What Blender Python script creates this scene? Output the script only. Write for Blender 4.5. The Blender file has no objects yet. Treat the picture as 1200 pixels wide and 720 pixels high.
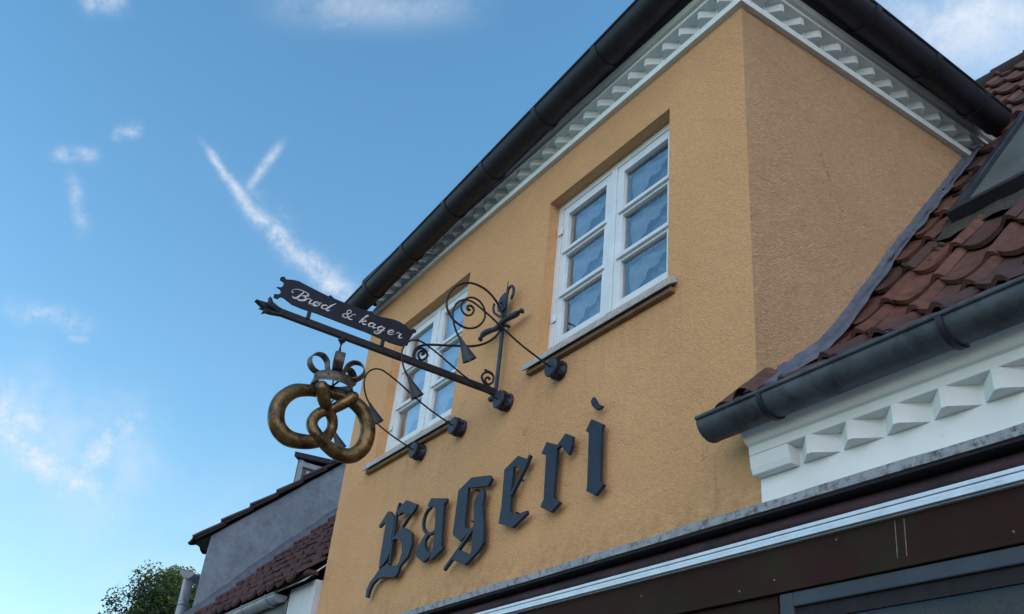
# Bakery gable in evening shade: ochre wall, lettering, wrought iron bracket with crowned pretzel
# traced outlines in metres: wall letters as (x,z), ironwork as (y,z)
TR = {
 'B': [('p',[(-6.7774,3.8141),(-6.7935,3.8337),(-6.727,3.8758),(-6.6632,3.9235),(-6.6186,3.9106),(-6.5347,3.8476),(-6.5212,3.7919),(-6.5207,3.6942),(-6.5082,3.5638),(-6.5493,3.5082),(-6.6564,3.4643),(-6.6685,3.543),(-6.6695,3.6856),(-6.6695,3.8283),(-6.7133,3.8378)]),('p',[(-6.6994,3.4275),(-6.6539,3.4575),(-6.555,3.4778),(-6.2952,3.4273),(-6.3228,3.369),(-6.3617,3.3514),(-6.5503,3.3883),(-6.6565,3.3887),(-6.723,3.3621),(-6.7605,3.318),(-6.7723,3.2674),(-6.8134,3.2761),(-6.8186,3.3335),(-6.7804,3.3842)]),('s',[(-6.4776,3.95),(-6.4998,3.8596),(-6.4938,3.6565),(-6.4859,3.4691)],0.01),('p',[(-6.4855,3.8827),(-6.426,3.9192),(-6.3507,3.9383),(-6.1567,3.8583),(-6.1784,3.8276),(-6.2802,3.8098),(-6.3868,3.8496),(-6.4601,3.8401)]),('s',[(-6.1943,3.8287),(-6.28,3.7841),(-6.3621,3.7252)],0.01),('p',[(-6.4973,3.6508),(-6.4555,3.6808),(-6.3466,3.727),(-6.2738,3.6987),(-6.1663,3.6385),(-6.1421,3.5607),(-6.18,3.4706),(-6.3012,3.4137),(-6.3439,3.4311),(-6.3073,3.4637),(-6.2899,3.522),(-6.3117,3.5883),(-6.3641,3.634),(-6.4295,3.6524)])],
 'a': [('p',[(-5.9911,3.813),(-5.9517,3.8576),(-5.7124,3.7998),(-5.7096,3.7711),(-5.7395,3.76),(-5.7024,3.4533),(-5.6723,3.452),(-5.6839,3.4267),(-5.8196,3.381),(-5.843,3.3969),(-5.8256,3.4355),(-5.8172,3.49),(-5.8472,3.7362),(-5.864,3.7622),(-5.925,3.7888),(-5.9641,3.788)]),('p',[(-5.8964,3.5846),(-5.9659,3.5894),(-6.045,3.5232),(-6.0711,3.4861),(-6.0515,3.4465),(-5.9296,3.3826),(-5.8379,3.4122),(-5.8263,3.4379),(-5.8982,3.4565),(-5.9398,3.5001),(-5.9484,3.546)]),('s',[(-5.9373,3.7892),(-5.9936,3.7698),(-6.0242,3.7208),(-6.0154,3.6571),(-5.9667,3.6089),(-5.8957,3.582),(-5.8243,3.5838)],0.01)],
 'g': [('p',[(-5.5512,3.8176),(-5.3848,3.869),(-5.148,3.8219),(-5.1174,3.7891),(-5.1556,3.7497),(-5.3674,3.7907),(-5.4187,3.8011),(-5.4079,3.5519),(-5.3797,3.5094),(-5.2946,3.4936),(-5.4356,3.4342),(-5.5534,3.5032)]),('p',[(-5.2196,3.7486),(-5.1887,3.7064),(-5.1985,3.626),(-5.1542,3.4965),(-5.131,3.3636),(-5.1825,3.322),(-5.3372,3.2576),(-5.5188,3.3271),(-5.4518,3.3859),(-5.2906,3.3162),(-5.2737,3.3396),(-5.2775,3.4165),(-5.2891,3.55),(-5.3159,3.672),(-5.2808,3.7192)]),('s',[(-5.2813,3.4944),(-5.4469,3.385),(-5.6128,3.2786)],0.012)],
 'e': [('p',[(-4.9673,3.8131),(-4.8167,3.8663),(-4.6931,3.8075),(-4.7433,3.748),(-4.8226,3.7908),(-4.8569,3.8001),(-4.8602,3.6278),(-4.852,3.5102),(-4.8109,3.4803),(-4.7414,3.4645),(-4.6609,3.4685),(-4.6538,3.4469),(-4.8079,3.393),(-4.9703,3.4541),(-4.9565,3.5691)]),('s',[(-4.677,3.8314),(-4.7628,3.7202),(-4.8581,3.6156)],0.011)],
 'r': [('p',[(-4.5493,3.8033),(-4.5011,3.8677),(-4.3794,3.812),(-4.3846,3.7791),(-4.3867,3.4849),(-4.3142,3.4374),(-4.4006,3.3968),(-4.5129,3.4551),(-4.4858,3.498),(-4.4956,3.7822)]),('p',[(-4.3967,3.8044),(-4.3626,3.8243),(-4.3041,3.8641),(-4.2307,3.8235),(-4.2315,3.7628),(-4.2576,3.7123),(-4.3087,3.7606),(-4.3415,3.7974),(-4.3767,3.7894)])],
 'i': [('p',[(-4.1029,3.8192),(-4.054,3.8766),(-3.9418,3.8099),(-3.9553,3.7736),(-3.9486,3.4702),(-3.9106,3.4421),(-3.9823,3.3969),(-4.0663,3.4433),(-4.0603,3.4677),(-4.072,3.7931)])],
 'idot': [('p',[(-4.0707,3.9958),(-4.0488,4.0183),(-4.0259,3.9852),(-4.0065,3.9513),(-3.9723,3.9376),(-3.9776,3.9191),(-4.016,3.9239),(-4.0578,3.9628)])],
 'scroll': [(-0.6617,4.5322),(-0.6489,4.5308),(-0.6464,4.5441),(-0.6601,4.5514),(-0.6768,4.5389),(-0.6854,4.5156),(-0.6733,4.4893),(-0.6494,4.4859),(-0.625,4.5088),(-0.6213,4.5442),(-0.6438,4.5668),(-0.6782,4.5663),(-0.7049,4.5392),(-0.7147,4.5047),(-0.7127,4.4747)],
 'spiral': [(-0.7127,4.4747),(-0.7217,4.5097),(-0.7022,4.5603),(-0.6421,4.6049),(-0.5443,4.6405),(-0.4365,4.6767),(-0.2791,4.7332),(-0.1702,4.8057),(-0.0885,4.9118),(-0.0685,5.038),(-0.1056,5.126),(-0.1849,5.1972),(-0.2766,5.2282),(-0.3794,5.219),(-0.4726,5.1533),(-0.5253,5.0545),(-0.5323,4.9679),(-0.4941,4.9006),(-0.4303,4.8604),(-0.3457,4.8527),(-0.2671,4.8952),(-0.2181,4.9782),(-0.2285,5.0587),(-0.278,5.1066),(-0.3471,5.1087),(-0.3999,5.0594),(-0.4167,4.9986),(-0.3909,4.9589),(-0.3465,4.9552),(-0.3171,4.9888),(-0.315,5.0234),(-0.3411,5.0397),(-0.366,5.0227),(-0.3597,5.0018),(-0.3432,5.0051)],
 'foot': [(-0.0564,4.4387),(-0.097,4.4684),(-0.1497,4.4875),(-0.1794,4.5241),(-0.1628,4.5632),(-0.1246,4.5801),(-0.089,4.5658),(-0.0869,4.5222),(-0.1135,4.4924),(-0.1442,4.4973),(-0.1477,4.5243),(-0.1262,4.5399),(-0.111,4.5263)],
 'pretzel': [(-1.1043,4.0337),(-1.1498,3.9828),(-1.1978,3.9417),(-1.2686,3.8958),(-1.3055,3.8406),(-1.3079,3.7851),(-1.2696,3.731),(-1.1881,3.6904),(-1.0986,3.6722),(-1.0151,3.689),(-0.9539,3.7623),(-0.9418,3.8651),(-0.9805,3.9658),(-1.0561,4.0233),(-1.1494,4.0426),(-1.2263,4.048),(-1.2981,4.0333),(-1.3801,4.0136),(-1.4571,3.9782),(-1.522,3.8967),(-1.5384,3.8064),(-1.51,3.7203),(-1.4349,3.6732),(-1.3418,3.6786),(-1.2635,3.703),(-1.2012,3.7525),(-1.1694,3.8234),(-1.185,3.8862),(-1.2354,3.9254),(-1.2825,3.972),(-1.317,4.0292)],
}
SKYTINT=(1.14,1.96,2.30); CLOUD=(5.6,6.0,6.6); FILL_CLOUD=(22.,22.2,24.); SKYSTR=.15
import bpy, bmesh, math, random
from mathutils import Vector, Matrix, noise
random.seed(7)
PI=math.pi; R=math.radians
S=bpy.context.scene; COL=S.collection

# ------------------------------------------------------------------ materials
class NT:
    def __init__(s,nt): s.nt=nt; s.n=nt.nodes; s.l=nt.links
    def new(s,t,**k):
        o=s.n.new(t)
        for a,b in k.items(): setattr(o,a,b)
        return o
    def math(s,op,a,b=None,c=None,clamp=False):
        o=s.n.new('ShaderNodeMath'); o.operation=op; o.use_clamp=clamp
        for i,v in enumerate((a,b,c)):
            if v is None: continue
            if hasattr(v,'links') or hasattr(v,'is_linked'): s.l.new(v,o.inputs[i])
            else: o.inputs[i].default_value=v
        return o.outputs[0]
    def vmath(s,op,a,b):
        o=s.n.new('ShaderNodeVectorMath'); o.operation=op
        for i,v in enumerate((a,b)):
            if hasattr(v,'is_linked'): s.l.new(v,o.inputs[i])
            else: o.inputs[i].default_value=v
        return o.outputs['Value'] if op=='DOT_PRODUCT' else o.outputs[0]
    def noise(s,scale,detail=4,rough=.55,vec=None,dist=0,stretch=None):
        o=s.n.new('ShaderNodeTexNoise'); o.inputs['Scale'].default_value=scale
        o.inputs['Detail'].default_value=detail; o.inputs['Roughness'].default_value=rough
        o.inputs['Distortion'].default_value=dist
        if vec is None: vec=s.coord()
        if stretch:
            m=s.n.new('ShaderNodeMapping'); m.inputs['Scale'].default_value=stretch
            s.l.new(vec,m.inputs[0]); vec=m.outputs[0]
        s.l.new(vec,o.inputs['Vector'])
        return o.outputs['Fac']
    def coord(s):
        if not hasattr(s,'_c'):
            g=s.n.new('ShaderNodeNewGeometry'); s._c=g.outputs['Position']
        return s._c
    def ramp(s,fac,stops):
        o=s.n.new('ShaderNodeValToRGB'); s.l.new(fac,o.inputs[0])
        e=o.color_ramp.elements
        while len(e)<len(stops): e.new(.5)
        for i,(p,c) in enumerate(stops):
            e[i].position=p; e[i].color=(*c,1) if not isinstance(c,(int,float)) else (c,c,c,1)
        return o.outputs[0]
    def mix(s,f,a,b,mode='MIX'):
        o=s.n.new('ShaderNodeMix'); o.data_type='RGBA'; o.blend_type=mode
        for i,v in ((0,f),(6,a),(7,b)):
            if hasattr(v,'is_linked'): s.l.new(v,o.inputs[i])
            else: o.inputs[i].default_value=v if isinstance(v,(int,float)) else (*v,1)
        return o.outputs[2]
def material(name):
    m=bpy.data.materials.new(name); m.use_nodes=True
    t=NT(m.node_tree); b=m.node_tree.nodes['Principled BSDF']
    return m,t,b
def surf(name,c1,c2,scale=6,rough=.6,metal=0,bump=0,bscale=60,bdetail=3,dist=.004,stretch=None,dirt=None,dscale=20,drange=(.55,.7),spec=.5,local=False):
    """two-tone surface with soft mottling, optional dirt spots and relief"""
    m,t,b=material(name)
    v=t.coord()
    if local:
        tc=t.new('ShaderNodeTexCoord'); v=tc.outputs['Object']; t._c=v
    f=t.noise(scale,6,.6,stretch=stretch)
    col=t.mix(t.ramp(f,[(.32,0.0),(.68,1.0)]),c1,c2)
    if dirt:
        g=t.ramp(t.noise(dscale,8,.7),[(drange[0],0.),(drange[1],1.)])
        col=t.mix(g,col,dirt)
    t.l.new(col,b.inputs['Base Color'])
    r=t.math('MULTIPLY_ADD',t.noise(scale*3,4),.25,rough-.12,clamp=True); t.l.new(r,b.inputs['Roughness'])
    b.inputs['Metallic'].default_value=metal
    b.inputs['Specular IOR Level'].default_value=spec
    if bump:
        bn=t.new('ShaderNodeBump'); bn.inputs['Strength'].default_value=bump; bn.inputs['Distance'].default_value=dist
        t.l.new(t.noise(bscale,bdetail,.6),bn.inputs['Height']); t.l.new(bn.outputs[0],b.inputs['Normal'])
    return m

def stucco(name,rough_side=False):
    m,t,b=material(name)
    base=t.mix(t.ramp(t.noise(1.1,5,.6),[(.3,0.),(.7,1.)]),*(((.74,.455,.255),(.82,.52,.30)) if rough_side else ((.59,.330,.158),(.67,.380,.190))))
    fine=t.mix(t.ramp(t.noise(38,5,.65),[(.3,0.),(.75,1.)]),(.86,.86,.86),(1.06,1.05,1.04))
    col=t.mix(1.,base,fine,'MULTIPLY')
    # rain streaks and grime under the eaves and above the canopy
    st=t.ramp(t.noise(3.,7,.65,stretch=(2.6,2.6,.35)),[(.5,0.),(.8,1.)])
    col=t.mix(t.math('MULTIPLY',st,.05 if rough_side else .07),col,(.25,.145,.065))
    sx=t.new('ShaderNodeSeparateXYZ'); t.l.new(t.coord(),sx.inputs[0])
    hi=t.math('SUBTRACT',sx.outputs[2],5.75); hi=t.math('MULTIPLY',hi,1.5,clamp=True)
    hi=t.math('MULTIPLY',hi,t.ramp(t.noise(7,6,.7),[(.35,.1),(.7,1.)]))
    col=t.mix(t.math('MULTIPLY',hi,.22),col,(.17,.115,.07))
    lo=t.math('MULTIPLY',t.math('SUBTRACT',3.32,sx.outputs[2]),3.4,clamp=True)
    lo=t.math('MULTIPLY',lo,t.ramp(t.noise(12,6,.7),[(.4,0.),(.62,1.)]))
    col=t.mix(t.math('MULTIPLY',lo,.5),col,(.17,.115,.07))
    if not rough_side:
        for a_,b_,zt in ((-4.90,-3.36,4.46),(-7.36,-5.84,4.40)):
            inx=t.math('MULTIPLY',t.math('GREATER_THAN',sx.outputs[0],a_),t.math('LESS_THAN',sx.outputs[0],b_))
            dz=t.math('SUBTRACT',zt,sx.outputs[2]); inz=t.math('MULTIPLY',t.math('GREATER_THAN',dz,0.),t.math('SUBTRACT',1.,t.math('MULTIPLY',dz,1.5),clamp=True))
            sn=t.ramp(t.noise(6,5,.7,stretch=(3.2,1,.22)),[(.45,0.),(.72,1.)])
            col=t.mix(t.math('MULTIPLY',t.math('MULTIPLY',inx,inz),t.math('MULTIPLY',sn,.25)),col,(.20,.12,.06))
    vc=t.new('ShaderNodeTexVoronoi'); vc.feature='DISTANCE_TO_EDGE'; vc.inputs['Scale'].default_value=.8
    wv=t.vmath('ADD',t.coord(),(0,0,0)); nn_=t.new('ShaderNodeTexNoise'); nn_.inputs['Scale'].default_value=5; nn_.inputs['Detail'].default_value=5; t.l.new(t.coord(),nn_.inputs['Vector'])
    wsc=t.new('ShaderNodeVectorMath'); wsc.operation='SCALE'; t.l.new(nn_.outputs['Color'],wsc.inputs[0]); wsc.inputs['Scale'].default_value=.35
    t.l.new(t.vmath('ADD',wv,wsc.outputs[0]),vc.inputs['Vector'])
    ck=t.ramp(vc.outputs['Distance'],[(.0,1.),(.0032,0.)]); ck=t.math('MULTIPLY',ck,t.ramp(t.noise(1.3,2,.5),[(.5,0.),(.6,1.)]))
    col=t.mix(t.math('MULTIPLY',ck,.35),col,(.16,.10,.05))
    spots=t.ramp(t.noise(24,3,.5),[(.73,0.),(.79,1.)])
    col=t.mix(t.math('MULTIPLY',spots,.45 if rough_side else .25),col,(.1,.07,.05))
    t.l.new(col,b.inputs['Base Color']); b.inputs['Roughness'].default_value=.93
    b.inputs['Specular IOR Level'].default_value=.2
    v=t.noise(62 if rough_side else 70,3,.7,dist=.7 if rough_side else .3,stretch=(1,1,1.8 if rough_side else 1))
    v2=t.noise(9,3,.5)
    h=t.math('ADD',v,t.math('MULTIPLY',v2,1.0))
    bn=t.new('ShaderNodeBump'); bn.inputs['Strength'].default_value=1.0; bn.inputs['Distance'].default_value=.034 if rough_side else .012
    t.l.new(h,bn.inputs['Height']); t.l.new(bn.outputs[0],b.inputs['Normal'])
    return m
def glass(name,tint=(.75,.82,.85),boost=1.6):
    m=bpy.data.materials.new(name); m.use_nodes=True; t=NT(m.node_tree); t.n.clear()
    out=t.new('ShaderNodeOutputMaterial'); tr=t.new('ShaderNodeBsdfTransparent'); tr.inputs[0].default_value=(*tint,1)
    gl=t.new('ShaderNodeBsdfGlossy'); gl.inputs['Roughness'].default_value=.012; gl.inputs['Color'].default_value=(.95,.97,1,1)
    fr=t.new('ShaderNodeFresnel'); fr.inputs[0].default_value=1.55
    bn=t.new('ShaderNodeBump'); bn.inputs['Strength'].default_value=.35; bn.inputs['Distance'].default_value=.02
    t.l.new(t.noise(2.2,2,.4),bn.inputs['Height']); t.l.new(bn.outputs[0],gl.inputs['Normal'])
    mx=t.new('ShaderNodeMixShader'); t.l.new(t.math('MULTIPLY',fr.outputs[0],boost*1.6,clamp=True),mx.inputs[0])
    t.l.new(tr.outputs[0],mx.inputs[1]); t.l.new(gl.outputs[0],mx.inputs[2]); t.l.new(mx.outputs[0],out.inputs[0])
    return m
def tile_mat(name,cols,dark,rough=.75):
    m,t,b=material(name)
    a=t.new('ShaderNodeAttribute'); a.attribute_name='tile'
    base=t.ramp(a.outputs['Fac'],[(i/(len(cols)-1),c) for i,c in enumerate(cols)])
    n1=t.ramp(t.noise(14,8,.7),[(.34,0.),(.66,1.)])
    col=t.mix(t.math('MULTIPLY',n1,.75),base,dark)
    li=t.ramp(t.noise(34,6,.75),[(.62,0.),(.70,1.)])
    col=t.mix(t.math('MULTIPLY',li,.28),col,(.2,.19,.15))
    t.l.new(col,b.inputs['Base Color']); b.inputs['Roughness'].default_value=rough
    b.inputs['Specular IOR Level'].default_value=.35
    bn=t.new('ShaderNodeBump'); bn.inputs['Strength'].default_value=.9; bn.inputs['Distance'].default_value=.006
    t.l.new(t.noise(55,6,.7),bn.inputs['Height']); t.l.new(bn.outputs[0],b.inputs['Normal'])
    return m
M={}
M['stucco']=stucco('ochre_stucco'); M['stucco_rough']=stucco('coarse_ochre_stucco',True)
M['cornice']=surf('aged_white_lime_paint',(.62,.67,.68),(.74,.79,.80),5,.8,bump=.5,bscale=40,dist=.003,dirt=(.34,.36,.33),dscale=13,drange=(.60,.82))
M['cornice_low']=surf('white_lime_paint',(.68,.70,.69),(.77,.79,.78),4,.75,bump=.5,bscale=30,dist=.003,dirt=(.30,.31,.27),dscale=9,drange=(.63,.85))
M['soffit']=surf('dark_soffit_board',(.030,.033,.038),(.05,.053,.06),8,.8)
M['gutter']=surf('dark_weathered_zinc',(.012,.013,.021),(.024,.026,.036),5,.55,metal=.1,spec=.35,bump=.3,bscale=18,dist=.003,dirt=(.040,.036,.034),dscale=8,drange=(.56,.74))
M['gutter_low']=surf('grey_blue_zinc',(.045,.056,.070),(.078,.092,.108),4,.55,metal=.15,bump=.3,bscale=14,dist=.003,dirt=(.022,.025,.03),dscale=6,drange=(.46,.66),stretch=(1,1,2))
M['lead']=surf('blue_grey_lead',(.065,.080,.112),(.105,.125,.165),9,.6,metal=.0,spec=.3,bump=.8,bscale=22,dist=.008,dirt=(.045,.05,.07),dscale=14,drange=(.55,.72))
M['frame']=surf('white_window_paint',(.56,.62,.66),(.66,.71,.75),7,.45,bump=.25,bscale=80,dist=.0015,dirt=(.22,.24,.24),dscale=28,drange=(.66,.76))
M['sill']=surf('weathered_sill_paint',(.30,.31,.30),(.42,.43,.42),14,.8,bump=.6,bscale=60,dist=.003,dirt=(.10,.10,.09),dscale=45,drange=(.55,.68))
M['sill_under']=surf('bare_sill_mortar',(.24,.15,.08),(.15,.10,.06),14,.9,bump=.6,bscale=60,dist=.004)
M['glass']=glass('window_glass',boost=1.9)
M['shopglass']=glass('shop_glass',(.35,.38,.4),.35)
M['iron']=surf('black_wrought_iron',(.006,.006,.009),(.013,.013,.019),30,.5,spec=.3,metal=.0,bump=.3,bscale=120,dist=.001)
M['iron_blue']=surf('blue_black_iron',(.012,.014,.026),(.026,.031,.052),24,.5,metal=.0,spec=.35,bump=.4,bscale=90,dist=.0015,dirt=(.09,.07,.06),dscale=50,drange=(.68,.78))
M['board']=surf('navy_sign_enamel',(.006,.007,.018),(.012,.014,.030),12,.5,spec=.25,bump=.2,bscale=60,dist=.001,dirt=(.03,.03,.05),dscale=60,drange=(.6,.75))
M['scratch']=surf('scratched_paint',(.12,.10,.09),(.20,.18,.16),60,.8)
M['script']=surf('silver_script_paint',(.42,.40,.42),(.62,.60,.60),60,.5)
M['letter']=surf('slate_blue_letter_paint',(.010,.018,.036),(.016,.027,.050),10,.6,spec=.35,bump=.2,bscale=90,dist=.001,dirt=(.06,.075,.1),dscale=70,drange=(.66,.8))
M['gold']=surf('worn_gilding',(.22,.132,.044),(.085,.054,.024),11,.34,metal=.6,bump=.8,bscale=38,dist=.003,dirt=(.022,.016,.012),dscale=14,drange=(.44,.64),local=False)
M['crown']=surf('tarnished_crown_metal',(.13,.11,.075),(.065,.062,.062),25,.45,metal=.5,bump=.4,bscale=60,dist=.0015,dirt=(.05,.025,.03),dscale=22,drange=(.45,.65))
M['crown_in']=surf('red_brown_metal',(.035,.016,.018),(.06,.03,.03),20,.5,metal=.4)
M['flash_edge']=surf('lichen_zinc_edge',(.30,.32,.35),(.20,.215,.235),25,.7,bump=.6,bscale=50,dist=.003,dirt=(.06,.06,.062),dscale=26,drange=(.5,.66))
M['black_gap']=surf('shade_and_frame_black',(.006,.006,.008),(.012,.010,.014),8,.9)  # near-black colour stands in for shade under the canopy; also the inner frame
M['plum']=surf('plum_awning_cloth',(.026,.010,.016),(.046,.018,.026),6,.8,bump=.5,bscale=12,dist=.01,dirt=(.010,.006,.009),dscale=5,drange=(.45,.65))
M['alu']=surf('anodised_rail',(.50,.56,.63),(.62,.68,.74),12,.45,metal=.3,dirt=(.18,.2,.24),dscale=20,drange=(.6,.8))
M['fascia']=surf('dark_brown_fascia',(.020,.013,.007),(.036,.010,.012),1.6,.75,spec=.12,bump=.3,bscale=12,dist=.003,dirt=(.022,.024,.010),dscale=3,drange=(.45,.7))
M['shopframe']=surf('slate_shop_frame',(.030,.042,.056),(.042,.056,.070),4,.6,spec=.3)
M['render_grey']=surf('blue_grey_render',(.17,.21,.265),(.24,.29,.35),2.2,.92,bump=.9,bscale=24,dist=.01,dirt=(.14,.165,.20),dscale=7,drange=(.46,.68))
M['white_wall']=surf('whitewashed_wall',(.42,.45,.48),(.54,.57,.60),4,.85,bump=.4,bscale=30,dist=.004)
M['slate_wood']=surf('grey_dormer_wood',(.07,.08,.095),(.13,.14,.16),6,.7)
M['pipe']=surf('zinc_pipe',(.20,.23,.27),(.30,.33,.37),6,.5,metal=.3)
M['tile_red']=tile_mat('old_red_clay',[(.13,.045,.030),(.18,.072,.046),(.07,.035,.030),(.15,.055,.036)],(.030,.020,.018))
M['tile_far']=tile_mat('dark_clay',[(.035,.020,.020),(.055,.026,.024),(.03,.022,.022)],(.020,.016,.018))
M['tile_left']=tile_mat('brown_red_clay',[(.07,.030,.026),(.10,.04,.032),(.06,.03,.027)],(.03,.018,.018))
M['skyglass']=surf('dusty_skylight_glass',(.085,.105,.10),(.12,.14,.13),3,.35,spec=.4)
M['apron_mortar']=surf('dark_apron_and_mortar',(.03,.032,.026),(.055,.055,.045),20,.95,bump=1,bscale=50,dist=.02)
M['curtain']=surf('white_sheer_curtain',(.36,.39,.45),(.50,.54,.60),9,.9,bump=.5,bscale=30,dist=.01,stretch=(8,8,1))
def lace():
    m,t,b=material('lace_curtain')
    vo=t.new('ShaderNodeTexVoronoi'); vo.inputs['Scale'].default_value=45; t.l.new(t.coord(),vo.inputs['Vector'])
    f=t.ramp(vo.outputs['Distance'],[(.25,1.),(.5,0.)])
    c=t.mix(f,(.16,.20,.24),(.34,.38,.42)); t.l.new(c,b.inputs['Base Color']); b.inputs['Roughness'].default_value=.9
    return m
M['lace']=lace()
M['room']=surf('dim_room_wall',(.05,.05,.055),(.07,.07,.075),3,.9)
M['asphalt']=surf('asphalt',(.045,.045,.047),(.06,.06,.06),3,.9,bump=.5,bscale=90,dist=.005)
M['paving']=surf('paving_slabs',(.16,.155,.145),(.21,.20,.19),2,.85,bump=.4,bscale=40,dist=.004)
M['grass']=surf('grass_ground',(.04,.07,.02),(.07,.10,.03),.6,.95)
M['kerb']=surf('granite_kerb',(.22,.22,.22),(.3,.3,.3),8,.8)
M['bark']=surf('bark',(.05,.04,.03),(.09,.075,.055),6,.9,bump=.8,bscale=12,dist=.02)
def leafmat():
    m,t,b=material('leaves')
    a=t.new('ShaderNodeAttribute'); a.attribute_name='tile'
    c=t.ramp(a.outputs['Fac'],[(0.,(.010,.024,.008)),(.55,(.030,.060,.016)),(1.,(.12,.16,.035))])
    t.l.new(c,b.inputs['Base Color']); b.inputs['Roughness'].default_value=.55
    b.inputs['Subsurface Weight'].default_value=0
    tr=t.new('ShaderNodeBsdfTranslucent'); t.l.new(c,tr.inputs[0])
    mx=t.new('ShaderNodeMixShader'); mx.inputs[0].default_value=.4
    t.l.new(b.outputs[0],mx.inputs[1]); t.l.new(tr.outputs[0],mx.inputs[2])
    t.l.new(mx.outputs[0],t.n['Material Output'].inputs[0])
    return m
M['leaf']=leafmat()

# ------------------------------------------------------------------ mesh builder
class MB:
    def __init__(s): s.v=[]; s.f=[]; s.sm=[]; s.mi=[]; s.at=[]; s.cur=0; s.a=0.
    def add(s,vs,fs,smooth=False):
        o=len(s.v); s.v+=[tuple(p) for p in vs]
        for f in fs: s.f.append([i+o for i in f]); s.sm.append(smooth); s.mi.append(s.cur); s.at.append(s.a)
    def box(s,x0,x1,y0,y1,z0,z1):
        s.add([(x,y,z) for x in(x0,x1) for y in(y0,y1) for z in(z0,z1)],
              [(0,1,3,2),(4,6,7,5),(0,4,5,1),(2,3,7,6),(0,2,6,4),(1,5,7,3)])
    def bar(s,a,b,w,h,up=(0,0,1),taper=1.):
        a=Vector(a);b=Vector(b);d=(b-a).normalized();u=Vector(up)
        if abs(d.dot(u))>.98: u=Vector((1,0,0))
        r=d.cross(u).normalized()*w/2; u=r.cross(d).normalized()*h/2
        s.add([a-r-u,a+r-u,a+r+u,a-r+u,b-r*taper-u*taper,b+r*taper-u*taper,b+r*taper+u*taper,b-r*taper+u*taper],
              [(3,2,1,0),(4,5,6,7),(0,1,5,4),(1,2,6,5),(2,3,7,6),(3,0,4,7)])
    def tube(s,pts,rad,n=8,caps=True,flat=None):
        P=[Vector(p) for p in pts]; N=len(P)
        if not hasattr(rad,'__len__'): rad=[rad]*N
        t0=(P[1]-P[0]).normalized(); ref=Vector((0,0,1)) if abs(t0.z)<.9 else Vector((1,0,0))
        u=t0.cross(ref).normalized(); vs=[]
        for i in range(N):
            t=(P[min(i+1,N-1)]-P[max(i-1,0)]).normalized()
            u=(u-t*u.dot(t)).normalized(); w=t.cross(u)
            for k in range(n):
                a=2*PI*k/n; vs.append(P[i]+(u*math.cos(a)+w*math.sin(a))*rad[i])
        fs=[(i*n+k,i*n+(k+1)%n,(i+1)*n+(k+1)%n,(i+1)*n+k) for i in range(N-1) for k in range(n)]
        s.add(vs,fs,True)
        if caps:
            s.add([vs[k] for k in range(n)],[tuple(range(n))[::-1]]); s.add(vs[-n:],[tuple(range(n))])
    def lathe(s,base,axis,prof,n=24,caps=True):
        base=Vector(base);ax=Vector(axis).normalized(); ref=Vector((0,0,1)) if abs(ax.z)<.9 else Vector((1,0,0))
        u=ax.cross(ref).normalized(); w=ax.cross(u); vs=[]
        for d,r in prof:
            for k in range(n):
                a=2*PI*k/n; vs.append(base+ax*d+(u*math.cos(a)+w*math.sin(a))*r)
        N=len(prof)
        s.add(vs,[(i*n+k,i*n+(k+1)%n,(i+1)*n+(k+1)%n,(i+1)*n+k) for i in range(N-1) for k in range(n)],True)
        if caps: s.add(vs[:n],[tuple(range(n))[::-1]]); s.add(vs[-n:],[tuple(range(n))])
    def prism(s,poly,o,ux,uy,nrm,t):
        """polygon poly in the plane (o,ux,uy), front face at o, body behind it by t along nrm"""
        o=Vector(o);ux=Vector(ux);uy=Vector(uy);nrm=Vector(nrm); n=len(poly)
        A=[o+ux*p[0]+uy*p[1] for p in poly]; B=[a+nrm*t for a in A]
        s.add(A+B,[tuple(range(n)),tuple(range(2*n-1,n-1,-1))]+[(i,i+n,(i+1)%n+n,(i+1)%n) for i in range(n)])
    def build(s,name,mats,parent=None,bevel=0,tile=False,recalc=True):
        me=bpy.data.meshes.new(name); me.from_pydata(s.v,[],s.f)
        me.polygons.foreach_set('use_smooth',s.sm); me.polygons.foreach_set('material_index',s.mi)
        if not isinstance(mats,(list,tuple)): mats=[mats]
        for m in mats: me.materials.append(m if not isinstance(m,str) else M[m])
        if tile:
            at=me.attributes.new('tile','FLOAT','FACE'); at.data.foreach_set('value',s.at)
        if recalc:
            bm=bmesh.new(); bm.from_mesh(me); bmesh.ops.recalc_face_normals(bm,faces=bm.faces); bm.to_mesh(me); bm.free()
        o=bpy.data.objects.new(name,me); COL.objects.link(o)
        if parent:
            o.parent=parent; bpy.context.view_layer.update() if False else None
            off=WORLD.get(parent.name,Vector((0,0,0)))
            o.location=-off
            WORLD[o.name]=Vector((0,0,0))
        if bevel:
            b=o.modifiers.new('b','BEVEL'); b.width=bevel; b.segments=2; b.limit_method='ANGLE'; b.angle_limit=R(40)
        return o
WORLD={}   # world offset of each thing's origin, so that parts may be written in world coordinates
def thing(name,label,cat,loc,group=None):
    o=bpy.data.objects.new(name,None); COL.objects.link(o); o.location=loc; o.empty_display_size=.2
    o['label']=label; o['category']=cat
    if group: o['group']=group
    WORLD[o.name]=Vector(loc); return o
def struct(o): o['kind']='structure'; return o
def smooth(pts,k=6):
    P=[Vector(p) for p in pts]; out=[]
    for i in range(len(P)-1):
        a=P[max(i-1,0)];b=P[i];c=P[i+1];d=P[min(i+2,len(P)-1)]
        for j in range(k):
            t=j/k; out.append(.5*((2*b)+(c-a)*t+(2*a-5*b+4*c-d)*t*t+(3*b-a-3*c+d)*t**3))
    out.append(P[-1]); return out
def lerp_list(vals,n):
    out=[]
    for i in range(n):
        t=i/(n-1)*(len(vals)-1); k=min(int(t),len(vals)-2); out.append(vals[k]+(vals[k+1]-vals[k])*(t-k))
    return out

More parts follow.
